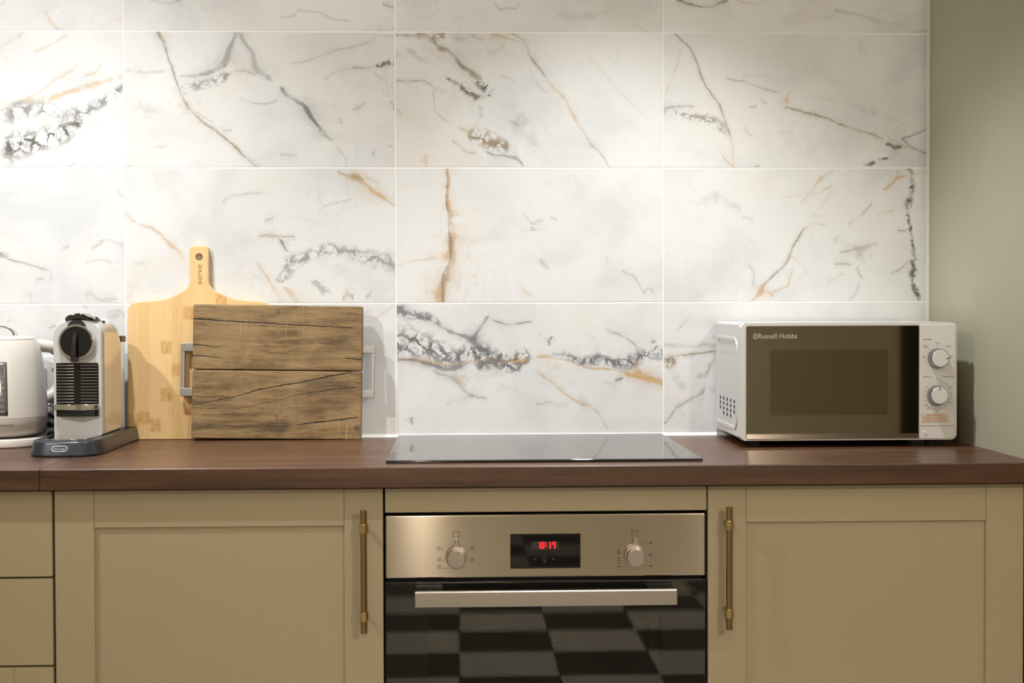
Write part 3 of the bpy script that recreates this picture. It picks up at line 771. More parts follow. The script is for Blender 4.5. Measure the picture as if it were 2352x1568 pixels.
    def mesh(self, name, smooth=None):
        bmesh.ops.recalc_face_normals(self.bm, faces=self.bm.faces)
        me = bpy.data.meshes.new(name)
        self.bm.to_mesh(me)
        self.bm.free()
        if smooth is not None:
            me.polygons.foreach_set('use_smooth', [True] * len(me.polygons))
            me.set_sharp_from_angle(angle=R(smooth))
        return me

    def build(self, name, mat, parent=None, loc=(0, 0, 0), rot=(0, 0, 0), smooth=35):
        o = new_obj(name, self.mesh(name, smooth), mat, parent, loc, rot)
        if smooth is not None:
            wn_ = o.modifiers.new('face_weighted_shading', 'WEIGHTED_NORMAL')
            wn_.keep_sharp = True
        return o


def rrect(x0, x1, z0, z1, r, seg=6):
    rs = r if isinstance(r, (list, tuple)) else (r, r, r, r)   # bl, br, tr, tl
    cs = [(x0 + rs[0], z0 + rs[0], 180, rs[0]), (x1 - rs[1], z0 + rs[1], 270, rs[1]), (x1 - rs[2], z1 - rs[2], 0, rs[2]), (x0 + rs[3], z1 - rs[3], 90, rs[3])]
    out = []
    for cx, cz, a, rr in cs:
        if rr <= 0:
            out.append((cx, cz))
            continue
        for i in range(seg + 1):
            t = R(a + 90 * i / seg)
            out.append((cx + rr * math.cos(t), cz + rr * math.sin(t)))
    return out


def circle(cx, cz, r, seg=24):
    return [(cx + r * math.cos(2 * math.pi * i / seg), cz + r * math.sin(2 * math.pi * i / seg)) for i in range(seg)]


# ---------------------------------------------------------------- materials


def wood_mat(name, base, dark, light, axis, scale, rough, spec=0.5, plank=None):
    n = NT(name)
    o = n.obj()
    s = [1, 1, 1]
    s[axis] = 0.06
    q = n.scaled(o, tuple(s))
    warp = n.vm('SCALE', n.noise(o, 3.0, 2, 0.5, 0, 1), s=0.012)
    q = n.vm('ADD', q, warp)
    g1 = n.noise(q, scale, 5, 0.6, 0.3)
    g2 = n.noise(q, scale * 5, 4, 0.6)
    col = n.mix(n.mr(g1, 0.35, 0.65, 0, 1, True), dark, base)
    col = n.mix(n.mr(g2, 0.5, 0.75, 0, 0.6, True), col, light)
    st = n.mr(n.noise(q, scale * 2.2, 3, 0.5), 0.58, 0.68, 0, 0.55, True)
    col = n.mix(st, col, dark)
    return n.set(Base_Color=col, Roughness=rough, **{'Specular_IOR_Level': spec})


M = {}
M['grout'] = plain('white_grout', (0.93, 0.925, 0.91), 0.8)
M['silicone'] = plain('white_silicone', (0.88, 0.87, 0.85), 0.4)


def paint(name, c, rough=0.6, amp=0.04):
    n = NT(name)
    f = n.noise(n.obj(), 2.2, 4, 0.6)
    col = n.mix(n.mr(f, 0.3, 0.7), tuple(x * (1 - amp) for x in c), tuple(x * (1 + amp) for x in c))
    n.bump(n.noise(n.obj(), 260, 2, 0.5), 0.08, 0.0004)
    return n.set(Base_Color=col, Roughness=rough)


M['sage_wall'] = paint('sage_wall_paint', (0.50, 0.478, 0.35), 0.62)
M['ceiling'] = paint('white_ceiling_paint', (0.78, 0.77, 0.74), 0.8)
M['cabinet'] = paint('sage_cabinet_paint', (0.47, 0.388, 0.245), 0.42, 0.02)
M['carcass'] = plain('dark_carcass', (0.035, 0.03, 0.028), 0.8)
M['walnut'] = wood_mat('walnut_laminate', (0.108, 0.043, 0.0175), (0.050, 0.019, 0.0075), (0.155, 0.070, 0.032), 0, 26, 0.34, 0.8)
M['floor_white'] = plain('pale_floor_tile', (0.62, 0.60, 0.56), 0.25)
M['floor_black'] = plain('black_floor_tile', (0.018, 0.017, 0.017), 0.25)
M['dark_door'] = plain('dark_door_paint', (0.02, 0.018, 0.015), 0.5)
M['steel'] = plain('brushed_steel', (0.53, 0.465, 0.38), 0.18, 1.0, Anisotropic=1.0, Anisotropic_Rotation=0.25)
M['handle_steel'] = plain('satin_steel', (0.58, 0.53, 0.47), 0.34, 1.0)
M['black_glass'] = plain('black_glass', (0.006, 0.006, 0.006), 0.03)
M['hob_glass'] = plain('black_ceramic_glass', (0.010, 0.010, 0.011), 0.02, 0.0, IOR=1.62)
M['brass'] = plain('antique_brass', (0.40, 0.27, 0.11), 0.30, 1.0)
M['brass_light'] = plain('polished_brass', (0.74, 0.56, 0.28), 0.2, 1.0)
M['chrome'] = plain('chrome', (0.80, 0.79, 0.80), 0.06, 1.0)
M['white_plastic'] = plain('white_plastic', (0.72, 0.71, 0.70), 0.28)
M['cream_plastic'] = plain('cream_plastic', (0.74, 0.70, 0.65), 0.30)
M['cream_shade'] = plain('cream_band_plastic', (0.66, 0.615, 0.565), 0.30)
M['silver_plastic'] = plain('silver_grey_plastic', (0.62, 0.615, 0.61), 0.25)
M['side_panel'] = plain('glossy_grey_side_panel', (0.74, 0.72, 0.69), 0.13, 0.65)
M['black_gloss'] = plain('black_gloss_plastic', (0.012, 0.011, 0.012), 0.06)
M['black_matt'] = plain('black_plastic', (0.018, 0.018, 0.02), 0.4)
M['slate'] = plain('slate_grey_plastic', (0.026, 0.028, 0.034), 0.32)
M['print_dark'] = plain('dark_print', (0.05, 0.045, 0.04), 0.6)
M['print_light'] = plain('pale_print', (0.55, 0.52, 0.48), 0.5)
M['print_dim'] = plain('dim_print', (0.16, 0.15, 0.14), 0.6)
M['print_red'] = plain('red_print', (0.55, 0.13, 0.07), 0.6)
M['sticker'] = plain('cream_sticker', (0.66, 0.58, 0.46), 0.5)
M['rubber'] = plain('black_rubber', (0.02, 0.02, 0.02), 0.7)
M['water_glass'] = plain('clear_tank_plastic', (0.92, 0.93, 0.94), 0.04, 0.0, Transmission_Weight=1.0, IOR=1.3)
M['led'] = plain('red_led', (0.6, 0.01, 0.01), 0.5, 0.0, Emission_Color=(1.0, 0.012, 0.02), Emission_Strength=1.6)
M['lcd'] = plain('display_film', (0.055, 0.045, 0.04), 0.25)
M['enamel'] = plain('dark_enamel', (0.05, 0.05, 0.05), 0.3)
M['wire'] = plain('chromed_wire', (0.7, 0.68, 0.64), 0.2, 1.0)
M['pewter'] = plain('cast_pewter', (0.46, 0.46, 0.455), 0.42, 1.0)
M['mw_door'] = plain('mirrored_door_glass', (0.40, 0.36, 0.30), 0.03, 1.0)
M['mw_window'] = plain('mirrored_door_window', (0.30, 0.255, 0.205), 0.05, 1.0)
M['knob_chrome'] = plain('dark_chrome', (0.34, 0.335, 0.35), 0.10, 1.0)


def glass_pane(name, tint, rough=0.0):
    n = NT(name)
    return n.set(Base_Color=tint, Roughness=rough, Transmission_Weight=1.0, IOR=1.5)


M['pane'] = glass_pane('oven_door_glass', (0.75, 0.74, 0.70))
M['inner_pane'] = glass_pane('oven_inner_glass', (0.5, 0.49, 0.46))
M['black_border'] = plain('black_enamel_border', (0.004, 0.004, 0.004), 0.5)
M['screen_lines'] = plain('printed_screen_lines', (0.05, 0.05, 0.045), 0.4)
M['black_chrome'] = plain('black_chrome', (0.16, 0.155, 0.17), 0.08, 1.0)
M['slat'] = plain('satin_slat', (0.62, 0.62, 0.64), 0.35, 1.0)
M['print_badge'] = plain('silver_badge_print', (0.62, 0.63, 0.65), 0.35, 0.3)
M['gauge'] = plain('smoked_gauge', (0.14, 0.13, 0.13), 0.15)
M['burn'] = plain('branded_lettering', (0.42, 0.20, 0.055), 0.6)


def bamboo():
    n = NT('bamboo')
    o = n.obj()
    s = n.sep(o)
    i = n.m('FLOOR', n.m('DIVIDE', n.m('ADD', s[0], 0.1572), 0.0242))
    wn = n.n('ShaderNodeTexWhiteNoise', noise_dimensions='1D')
    n.put(wn.inputs['W'], i)
    off = wn.outputs['Value']
    zz = n.m('ADD', n.m('DIVIDE', s[2], 0.105), n.m('MULTIPLY', off, 7.0))
    j = n.m('FLOOR', zz)
    fr = n.m('FRACT', zz)
    cb = n.n('ShaderNodeCombineXYZ')
    n.put(cb.inputs[0], i)
    n.put(cb.inputs[1], j)
    w2 = n.n('ShaderNodeTexWhiteNoise', noise_dimensions='2D')
    n.put(w2.inputs['Vector'], cb.outputs[0])
    base = n.mix(off, (0.76, 0.48, 0.20), (0.84, 0.57, 0.265))
    grain = n.noise(n.scaled(o, (1, 1, 0.018)), 520, 4, 0.6)
    col = n.mix(n.mr(grain, 0.35, 0.7, 0, 0.55), base, (0.90, 0.67, 0.35))
    # node rings of the cane: darker, mottled patches near some joints
    node = n.m('MULTIPLY', n.mr(n.m('ABSOLUTE', n.m('SUBTRACT', fr, 0.5)), 0.17, 0.10, 0, 1, True), n.m('GREATER_THAN', w2.outputs['Value'], 0.62))
    mott = n.noise(n.scaled(o, (1, 1, 0.5)), 160, 3, 0.6)
    col = n.mix(n.m('MULTIPLY', node, n.mr(mott, 0.35, 0.62, 0.2, 0.85)), col, (0.58, 0.31, 0.085))
    return n.set(Base_Color=col, Roughness=0.45)


M['bamboo'] = bamboo()

CRACKS = [
    # upper plank: long crack, short ones at the left edge
    ('line', 0, 1.0, [(-186, 262.5, 1.9), (-150, 261.5, 2.2), (-110, 258.5, 1.5), (-70, 256.5, 2.2), (-20, 255, 2.0), (30, 252.5, 1.5), (90, 249.5, 1.4), (150, 247, 1.4), (187, 245.0, 1.7)]),
    ('line', 0, 1.0, [(-186, 206.5, 1.7), (-165, 205, 1.5), (-145, 202, 1.0), (-120, 200, 0.7)]),
    ('line', 0, 1.0, [(-186, 182, 2.0), (-165, 181, 1.5), (-120, 176, 0.8)]),
    ('line', 0, 1.0, [(145, 180, 1.0), (165, 179, 1.7), (187, 177, 1.5)]),
    # lower plank
    ('line', 0, 1.0, [(-184, 74, 1.2), (-140, 82, 1.2), (-90, 93, 1.4), (-40, 108, 2.0), (20, 120, 1.5), (70, 129, 1.7), (120, 141, 2.2), (160, 148, 1.4), (187, 151, 1.0)]),
    ('line', 0, 1.0, [(-80, 67, 0.5), (-20, 80, 0.8), (40, 96, 0.8), (110, 109, 1.4), (150, 113, 1.5), (187, 117, 2.2)]),
    ('line', 0, 1.0, [(38, 31, 1.0), (80, 36, 1.9), (130, 42, 2.2), (165, 48, 2.0), (180, 49, 2.0), (186, 42, 2.7)]),
    ('line', 1, 0.4, [(6, -72, 0.5), (18, -80, 0.7), (34, -79, 0.7), (48, -70, 0.6), (58, -58, 0.4)]),
    # dark stains
    ('soft', 0, 1.00, [(-40, 26, 10), (-20, 28, 16), (5, 24, 24), (25, 30, 20), (45, 34, 8)]),
    ('soft', 0, 1.00, [(166, 28, 4), (176, 27, 9), (187, 30, 12)]),
    ('soft', 0, 0.74, [(20, 100, 10), (70, 112, 24), (120, 120, 20), (160, 110, 14), (187, 105, 10)]),
    ('soft', 0, 0.61, [(70, 190, 12), (110, 205, 22), (150, 215, 20), (187, 195, 18)]),
    ('soft', 0, 0.61, [(60, 70, 8), (100, 84, 18), (150, 78, 20), (187, 90, 10)]),
    ('soft', 1, 0.81, [(272, -134, 4), (280, -128, 6), (290, -120, 4)]),
    ('soft', 0, 0.68, [(-172, 81, 4), (-160, 82, 7), (-148, 84, 5)]),
    ('soft', 1, 0.68, [(44, -153, 3), (50, -154, 5), (58, -155, 4)]),
]


def board_wood():
    n = NT('weathered_board_wood')
    o = n.obj()
    w = n.vm('SUBTRACT', n.noise(n.scaled(o, (1, 1, 1.5)), 22, 4, 0.6, 0, 1), (0.5, 0.5, 0.5))
    wp = n.vm('ADD', o, n.vm('SCALE', w, s=0.007))
    q = n.scaled(wp, (0.10, 1, 1))
    g = n.noise(q, 75, 6, 0.65, 0.4)
    g2 = n.noise(n.scaled(wp, (0.05, 1, 1)), 480, 4, 0.65)
    g3 = n.noise(o, 7, 4, 0.6, 0.3)
    col = n.mix(n.mr(g, 0.33, 0.66, 0, 1, True), (0.135, 0.080, 0.032), (0.330, 0.212, 0.095))
    col = n.mix(n.mr(g2, 0.50, 0.66, 0, 0.75, True), col, (0.085, 0.050, 0.022))
    col = n.mix(n.mr(g3, 0.40, 0.66, 0, 0.50, True), col, (0.390, 0.265, 0.125))
    # knife scratches
    sc = n.noise(n.scaled(o, (1, 1, 0.06)), 300, 2, 0.5)
    nd = n.n('ShaderNodeMapping')
    n.put(nd.inputs['Vector'], o)
    nd.inputs['Rotation'].default_value = (0, R(38), 0)
    nd.inputs['Scale'].default_value = (1, 1, 0.05)
    sc2 = n.noise(nd.outputs[0], 260, 2, 0.4)
    area = n.mr(n.noise(o, 9, 2, 0.5), 0.45, 0.65, 0, 1, True)
    col = n.mix(n.m('MULTIPLY', n.mr(sc2, 0.62, 0.70, 0, 0.7), area), col, (0.46, 0.34, 0.19))
    wf = n.vm('SUBTRACT', n.noise(o, 190, 4, 0.7, 0, 1), (0.5, 0.5, 0.5))
    sx = n.sep(n.vm('ADD', o, n.vm('ADD', n.vm('SCALE', w, s=0.006), n.vm('SCALE', wf, s=0.0045))))
    u_ = n.m('MULTIPLY', sx[0], 1000.0)
    v_ = n.m('MULTIPLY', sx[2], 1000.0)
    crack = None
    for st, ax, s, pts in CRACKS:
        k = vein_mask(n, u_, v_, st, ax, s, pts, None)
        if st == 'soft':
            k = n.m('MULTIPLY', k, n.mr(n.noise(q, 120, 5, 0.7), 0.32, 0.62, 0.25, 1.0))
            col = n.mix(k, col, (0.045, 0.027, 0.017))
        else:
            col = n.mix(k, col, (0.012, 0.008, 0.006))
            crack = k if crack is None else n.m('MAXIMUM', crack, k)
    n.bump(n.m('SUBTRACT', n.m('MULTIPLY', g, 0.25), crack), 0.6, 0.0012)
    return n.set(Base_Color=col, Roughness=0.55)


M['board_wood'] = board_wood()


def root_of(o):
    while o.parent is not None:
        o = o.parent
    return o


def bw(mb, name, mat, parent, smooth=35):
    """build a part given in room coordinates under an unrotated thing"""
    r = root_of(parent)
    mb.transform(Matrix.Translation(-Vector(r.location)))
    return mb.build(name, mat, parent, smooth=smooth)


def shared(name, me, mat, parent, loc):
    o = new_obj(name, me, None, parent, loc)
    o.material_slots[0].link = 'OBJECT'
    o.material_slots[0].material = mat
    return o


# ================================================================ THE ROOM
XR = 1.2125            # face of the right-hand wall
ZC = 2.42              # ceiling
wall = struct(MB().box(-1.95, 4.3, 0.0005, 0.12, 0, ZC).build('wall_back', M['grout'], smooth=None))
P_, Q_, ZG = 0.603, 0.303, 0.3015
tile_me = MB().box(0, 0.600, 0, 0.0075, 0, 0.300, 0.0006, 1).mesh('tile')
tile_me.materials.append(M['grout'])
plain_marble = marble('white_marble_tile', [], (0.3, 0.1, 0.7))
for row in range(0, 5):
    for c in range(-1, 4):
        vn = VEINS.get((c, row))
        mt = plain_marble if vn is None else marble('marble_tile_%d_%d' % (c, row), vn, (c * 1.37 + 0.2, row * 0.71, row * 2.13 + c * 0.4))
        shared('tile', tile_me, mt, wall, ((c - 2) * P_ + 0.0015, 0.0, WT + ZG + (row - 1) * Q_ + 0.0015))
struct(MB().box(XR, XR + 0.10, -0.635, 0.0, 0, ZC).build('wall_right', M['sage_wall'], smooth=None))
struct(MB().box(-1.95, -1.82, -6.4, 0.0, 0, ZC).build('wall_left', M['sage_wall'], smooth=None))
struct(MB().box(-1.95, 4.3, -6.5, -6.4, 0, ZC).build('wall_front', M['sage_wall'], smooth=None))
struct(MB().box(4.2, 4.3, -6.4, 0.0, 0, ZC).build('wall_far_right', M['sage_wall'], smooth=None))
ceil = struct(MB().box(-1.95, 4.3, -6.5, 0.12, ZC, ZC + 0.1).build('ceiling', M['ceiling'], smooth=None))
door = struct(MB().box(2.95, 3.75, -6.4, -6.36, 0, 2.05, 0.003, 1).build('door_1', M['dark_door'], smooth=None))
# chequered floor
floor = struct(MB().box(-1.95, 4.3, -6.5, 0.12, -0.1, -0.006).build('floor', M['carcass'], smooth=None))
ft = 0.325
fl_me = MB().box(0.001, ft - 0.001, 0.001, ft - 0.001, -0.006, 0, 0.001, 1).mesh('floor_tile')
fl_me.materials.append(M['floor_white'])
for i in range(-6, 13):
    for j in range(0, 19):
        x0 = 0.139 + i * ft
        y0 = -0.265 - j * ft
        if x0 < -1.82 or x0 + ft > 4.2 or y0 < -6.4 + 0.01:
            continue
        shared('floor_tile', fl_me, M['floor_white'] if (i + j) % 2 == 0 else M['floor_black'], floor, (x0, y0 - ft * 0.0, 0))

# white seal along the worktop and edge trim of the tiling
struct(tag(MB().prism([(-0.006, 0.0), (0.0, 0.0), (0.0, 0.0065)], 'x', -1.82, XR).transform(Matrix.Translation((0, 0, WT))).build('trim_1', M['silicone'], smooth=None), 'white sealant bead between worktop and tiles', 'sealant'))
struct(tag(MB().box(1.2055, XR, -0.004, 0.006, WT, ZC, 0.0015, 2).build('trim_2', M['silicone']), 'thin white edge trim in the corner beside the tiles', 'trim'))
for t_ in ('trim_1', 'trim_2'):
    del bpy.data.objects[t_]['category']

# ================================================================ WORKTOP AND HOB
for x0, x1, lab in ((-0.616, XR, 'dark walnut worktop carrying the black hob and the microwave'),
                    (-1.82, -0.6165, 'short walnut worktop end under the white kettle at the left')):
    o = MB().box(x0, x1, -0.6186, 0.0004, WT - 0.038, WT, 0.0022, 3).build('worktop', M['walnut'])
    tag(o, lab, 'worktop')
hob = thing('induction_hob', 'black glass hob lying flush on the walnut worktop', 'hob', (0.301, -0.28, WT))
bw(MB().box(0.004, 0.598, -0.557, -0.0075, WT + 0.0002, WT + 0.0055, 0.0016, 3), 'glass_plate', M['hob_glass'], hob)

# ================================================================ BASE UNITS
FY = -0.581                      # front face of doors
DT = 0.0195
ZT = WT - 0.0435                 # top of doors


def bar_handle(x, z0, z1, parent):
    """knurled brass bar held by two posts with collars"""
    y = FY - 0.034
    h = bw(MB().cyl((x, y, WT + z0), (x, y, WT + z1), 0.0061, seg=20, bev=0.0006), 'handle', M['brass'], parent)
    for zc in (z1 - 0.033, z0 + 0.031):
        bw(MB().cyl((x, y, WT + zc - 0.0082), (x, y, WT + zc + 0.0082), 0.0083, seg=24, bev=0.0008), 'collar', M['brass_light'], h)
        bw(MB().cyl((x, y + 0.005, WT + zc), (x, FY + 0.0003, WT + zc), 0.0052, seg=16), 'post', M['brass'], h)
    return h


def shaker(x0, x1, z0, z1, name, parent, sw=0.0715, rw=0.0685):
    """framed front: recessed panel, two stiles, two rails"""
    d = bw(MB().box(x0 + 0.02, x1 - 0.02, FY + 0.0085, FY + DT - 0.002, z0 + 0.02, z1 - 0.02), name, M['cabinet'], parent, None)
    for a, b in ((x0, x0 + sw), (x1 - sw, x1)):
        bw(MB().box(a, b, FY, FY + DT, z0, z1, 0.0012, 2), 'stile', M['cabinet'], d)
    for a, b in ((z1 - rw, z1), (z0, z0 + rw)):
        bw(MB().box(x0 + sw + 0.0003, x1 - sw - 0.0003, FY + 0.0002, FY + DT, a, b, 0.0012, 2), 'rail', M['cabinet'], d)
    return d


def carcass(x0, x1, parent):
    bw(MB().box(x0 + 0.001, x1 - 0.001, FY + DT + 0.002, -0.02, 0.15, WT - 0.0385), 'carcass', M['carcass'], parent, None)
    bw(MB().box(x0 + 0.001, x1 - 0.001, -0.53, -0.512, 0, 0.149), 'plinth', M['cabinet'], parent, None)


u = thing('base_cabinet', 'sage green cupboard left of the oven with handle on its right', 'cabinet', (-0.30, -0.3, 0))
carcass(-0.602, 0.0005, u)
shaker(-0.6003, -0.0005, 0.16, ZT, 'door', u)
bar_handle(-0.0344, -0.304, -0.079, u)
u = thing('base_cabinet', 'sage green cupboard under the microwave with handle on its left', 'cabinet', (0.90, -0.3, 0))
carcass(0.6015, 1.2005, u)
shaker(0.6030, 1.1995, 0.16, ZT, 'door', u)
bar_handle(0.6367, -0.305, -0.078, u)
bw(MB().box(1.2015, XR - 0.0005, FY + 0.03, FY + 0.05, 0, ZT), 'filler_strip', M['carcass'], u, None)
u = thing('drawer_unit', 'sage green drawer unit under the kettle at the far left', 'drawers', (-0.90, -0.3, 0))
carcass(-1.205, -0.6035, u)
zs = [ZT, WT - 0.2025, WT - 0.3655, 0.16]
for i in range(3):
    z1, z0 = (zs[i] if i == 0 else zs[i] - 0.0018), zs[i + 1] + 0.0018
    if i < 2:
        d = bw(MB().box(-1.2030, -0.6052, FY, FY + DT, z0, z1, 0.0012, 2), 'drawer_front', M['cabinet'], u)
    else:
        d = shaker(-1.2030, -0.6052, z0, z1, 'drawer_front', u)
    zz = z1 - 0.04
    bw(MB().cyl((-1.01, FY - 0.034, zz), (-0.79, FY - 0.034, zz), 0.0061, seg=16), 'handle', M['brass'], d)
    for xx in (-0.98, -0.82):
        bw(MB().cyl((xx, FY - 0.034, zz), (xx, FY, zz), 0.0052, seg=12), 'post', M['brass'], d)

# ---- oven housing and oven
o = MB().box(0.0035, 0.6005, FY, FY + DT, WT - 0.0885, ZT, 0.0012, 2).build('filler_panel', M['cabinet'])
tag(o, 'narrow sage green filler panel between worktop and oven', 'panel')

ov = thing('built_in_oven', 'stainless steel built-in oven with red clock and black glass door', 'oven', (0.301, -0.3, 0))
OX0, OX1 = 0.0035, 0.5985
PZ1, PZ0 = WT - 0.0935, WT - 0.2110
DZ1, DZ0 = WT - 0.2165, WT - 0.69
# body: a hollow box open to the front
b = MB()
b.box(0.02, 0.04, -0.55, -0.06, DZ0, PZ1 - 0.002)
b.box(0.562, 0.582, -0.55, -0.06, DZ0, PZ1 - 0.002)
b.box(0.04, 0.562, -0.08, -0.06, DZ0, PZ1 - 0.002)
b.box(0.04, 0.562, -0.55, -0.08, PZ0 - 0.03, PZ1 - 0.002)
b.box(0.04, 0.562, -0.55, -0.08, DZ0, DZ0 + 0.03)
bw(b, 'oven_body', M['enamel'], ov, None)
bw(MB().box(0.004, 0.022, -0.55, -0.04, 0.0, DZ0 - 0.001).box(0.580, 0.598, -0.55, -0.04, 0.0, DZ0 - 0.001).box(0.022, 0.58, -0.55, -0.04, DZ0 - 0.02, DZ0 - 0.001), 'support_frame', M['carcass'], ov, None)
bw(MB().box(OX0 + 0.004, OX1 - 0.004, -0.563, -0.5505, PZ0 - 0.02, PZ1 - 0.001), 'front_frame', M['carcass'], ov, None)
bw(MB().box(OX0, OX1, FY, -0.5635, PZ0, PZ1, 0.0028, 3), 'control_panel', M['steel'], ov)
dsp = bw(MB().box(0.2345, 0.3650, FY - 0.0012, FY + 0.002, WT - 0.1942, WT - 0.1300, 0.0004, 1), 'display', M['black_glass'], ov, None)
bw(MB().box(0.2740, 0.3245, FY - 0.0015, FY - 0.0009, WT - 0.1585, WT - 0.1440), 'display_window', M['lcd'], dsp, None)
SEG = {'1': 'bc', '3': 'abgcd', '7': 'abcf'}
b = MB()
y0, y1 = FY - 0.0021, FY - 0.0014
for ch, cx in (('1', 0.2882), ('3', 0.2945), ('7', 0.3155), ('1', 0.3070)):
    w, h, t = 0.0056, 0.0118, 0.0021
    zb = WT - 0.1571
    for s in SEG[ch]:
        box = {'a': (cx - w / 2, cx + w / 2, zb + h - t, zb + h), 'g': (cx - w / 2, cx + w / 2, zb + h / 2 - t / 2, zb + h / 2 + t / 2),
               'd': (cx - w / 2, cx + w / 2, zb, zb + t), 'b': (cx + w / 2 - t, cx + w / 2, zb + h / 2, zb + h),
               'c': (cx + w / 2 - t, cx + w / 2, zb, zb + h / 2), 'f': (cx - w / 2, cx - w / 2 + t, zb + h / 2 + .001, zb + h)}[s]
        b.box(box[0], box[1], y0, y1, box[2], box[3])
for zz in (WT - 0.1490, WT - 0.1535):
    b.box(0.2995, 0.3017, y0, y1, zz, zz + 0.0022)
bw(b, 'clock_digits', M['led'], dsp, None)['kind'] = 'stuff'
b = MB().box(0.2790, 0.2830, y0, y1, WT - 0.1772, WT - 0.1765).box(0.3125, 0.3165, y0, y1, WT - 0.1772, WT - 0.1765).box(0.3142, 0.3148, y0, y1, WT - 0.1790, WT - 0.1748)
b.xz_holes(circle(0.2985, WT - 0.1765, 0.0036, 16), [circle(0.2985, WT - 0.1765, 0.0030, 16)], y0, y1)
b.box(0.2972, 0.2998, y0, y1, WT - 0.1830, WT - 0.1812)
bw(b, 'touch_symbols', M['print_dim'], dsp, None)['kind'] = 'stuff'
# knobs with printed symbols
for kx, kz, side in ((0.1345, WT - 0.1715, 0), (0.4660, WT - 0.1720, 1)):
    k = bw(MB().cyl((kx, FY, kz), (kx, FY - 0.010, kz), 0.0205, 0.0195, 36, bev=0.001).cyl((kx, FY - 0.0098, kz), (kx, FY - 0.026, kz), 0.0178, 0.0165, 36, bev=0.0015), 'knob', M['handle_steel'], ov)
    bw(MB().prism([(kx + 0.0005 - 0.002, kz + 0.034), (kx + 0.0025, kz + 0.034), (kx + 0.005, kz + 0.022), (kx + 0.012, kz + 0.014), (kx - 0.010, kz + 0.017), (kx - 0.004, kz + 0.022)], 'y', FY - 0.0095, FY, 0.0008), 'pointer', M['handle_steel'], k)
    yp0, yp1 = FY - 0.0003, FY + 0.0002
    b = MB()
    b.xz_holes(rrect(kx - 0.006, kx + 0.006, kz + 0.036, kz + 0.047, 0.0005, 1), [rrect(kx - 0.0052, kx + 0.0052, kz + 0.0368, kz + 0.0462, 0.0004, 1)], yp0, yp1)
    if side == 0:
        for sx_, sz_ in ((-0.032, 0.016), (-0.032, -0.005), (0.030, 0.016), (0.030, -0.005), (-0.032, -0.018)):
            b.xz_holes(rrect(kx + sx_ - 0.003, kx + sx_ + 0.003, kz + sz_ - 0.003, kz + sz_ + 0.003, 0.0005, 1), [rrect(kx + sx_ - 0.0023, kx + sx_ + 0.0023, kz + sz_ - 0.0023, kz + sz_ + 0.0023, 0.0004, 1)], yp0, yp1)
            b.box(kx + sx_ - 0.002, kx + sx_ + 0.002, yp0, yp1, kz + sz_ - 0.0004, kz + sz_ + 0.0004)
            d_ = 1 if sx_ < 0 else -1
            if sz_ > -0.01:
                b.box(min(kx + sx_ + d_ * 0.004, kx + sx_ + d_ * 0.009), max(kx + sx_ + d_ * 0.004, kx + sx_ + d_ * 0.009), yp0, yp1, kz + sz_ - 0.0016, kz + sz_ - 0.0011)
        b.box(kx - 0.028, kx + 0.001, yp0, yp1, kz - 0.0215, kz - 0.021)
        b.box(kx + 0.0007, kx + 0.0012, yp0, yp1, kz - 0.0215, kz - 0.0195)
    else:
        b.box(kx - 0.0003, kx + 0.0003, yp0, yp1, kz + 0.039, kz + 0.045)
        for sx_, sz_ in ((0.030, 0.023), (0.030, 0.001), (0.030, -0.020)):
            b.box(kx + sx_ - 0.0028, kx + sx_ + 0.0028, yp0, yp1, kz + sz_ - 0.0011, kz + sz_ + 0.0011)
            if sz_ != 0.001:
                b.box(kx + 0.015, kx + 0.027, yp0, yp1, kz + sz_ - 0.0003, kz + sz_ + 0.0002)
        for q, sz_ in enumerate((0.010, 0.005, -0.004, -0.009, -0.014, -0.020)):
            b.box(kx - 0.032, kx - 0.0285 + (q % 2) * 0.001, yp0, yp1, kz + sz_ - 0.0012, kz + sz_ + 0.0009)
            b.box(kx - 0.028, kx - 0.0235 + 0.004 * (q == 5), yp0, yp1, kz + sz_ - 0.0003, kz + sz_ + 0.0002)
    bw(b, 'printed_symbols', M['print_dark'], ov, None)['kind'] = 'stuff'
# door: outer pane, black printed border, inner pane
GY = FY - 0.002
wx0, wx1, wz1, wz0 = 0.0815, 0.5165, WT - 0.281, DZ0 + 0.06
od = bw(MB().box(OX0, OX1, GY, GY + 0.004, DZ0, DZ1, 0.0012, 2), 'oven_door', M['pane'], ov)
bw(MB().xz_holes(rrect(OX0 + 0.0008, OX1 - 0.0008, DZ0 + .001, DZ1 - .001, 0.001, 1), [rrect(wx0, wx1, wz0, wz1, 0.002, 2)], GY + 0.0046, GY + 0.0180), 'black_border', M['black_border'], od, None)
bw(MB().box(wx0 - 0.02, wx1 + 0.02, GY + 0.0185, GY + 0.0215, wz0 - 0.02, wz1 + 0.02), 'inner_pane', M['inner_pane'], od, None)
b = MB()
for q in range(0, 110):
    z = wz1 - 0.0035 - q * 0.0033
    if z < wz0:
        break
    b.box(wx0, wx1, GY + 0.0179, GY + 0.0184, z, z + 0.0011)
s_ = bw(b, 'printed_lines', M['screen_lines'], od, None)
s_['kind'] = 'stuff'
h = bw(MB().box(0.0590, 0.5388, FY - 0.050, FY - 0.036, WT - 0.2553, WT - 0.2265, 0.0022, 3), 'door_handle', M['handle_steel'], ov)
for xx in (0.0600, 0.4875):
    bw(MB().box(xx, xx + 0.0500, FY - 0.0358, GY - 0.0001, WT - 0.2470, WT - 0.2285, 0.002, 2), 'bracket', M['black_matt'], h)
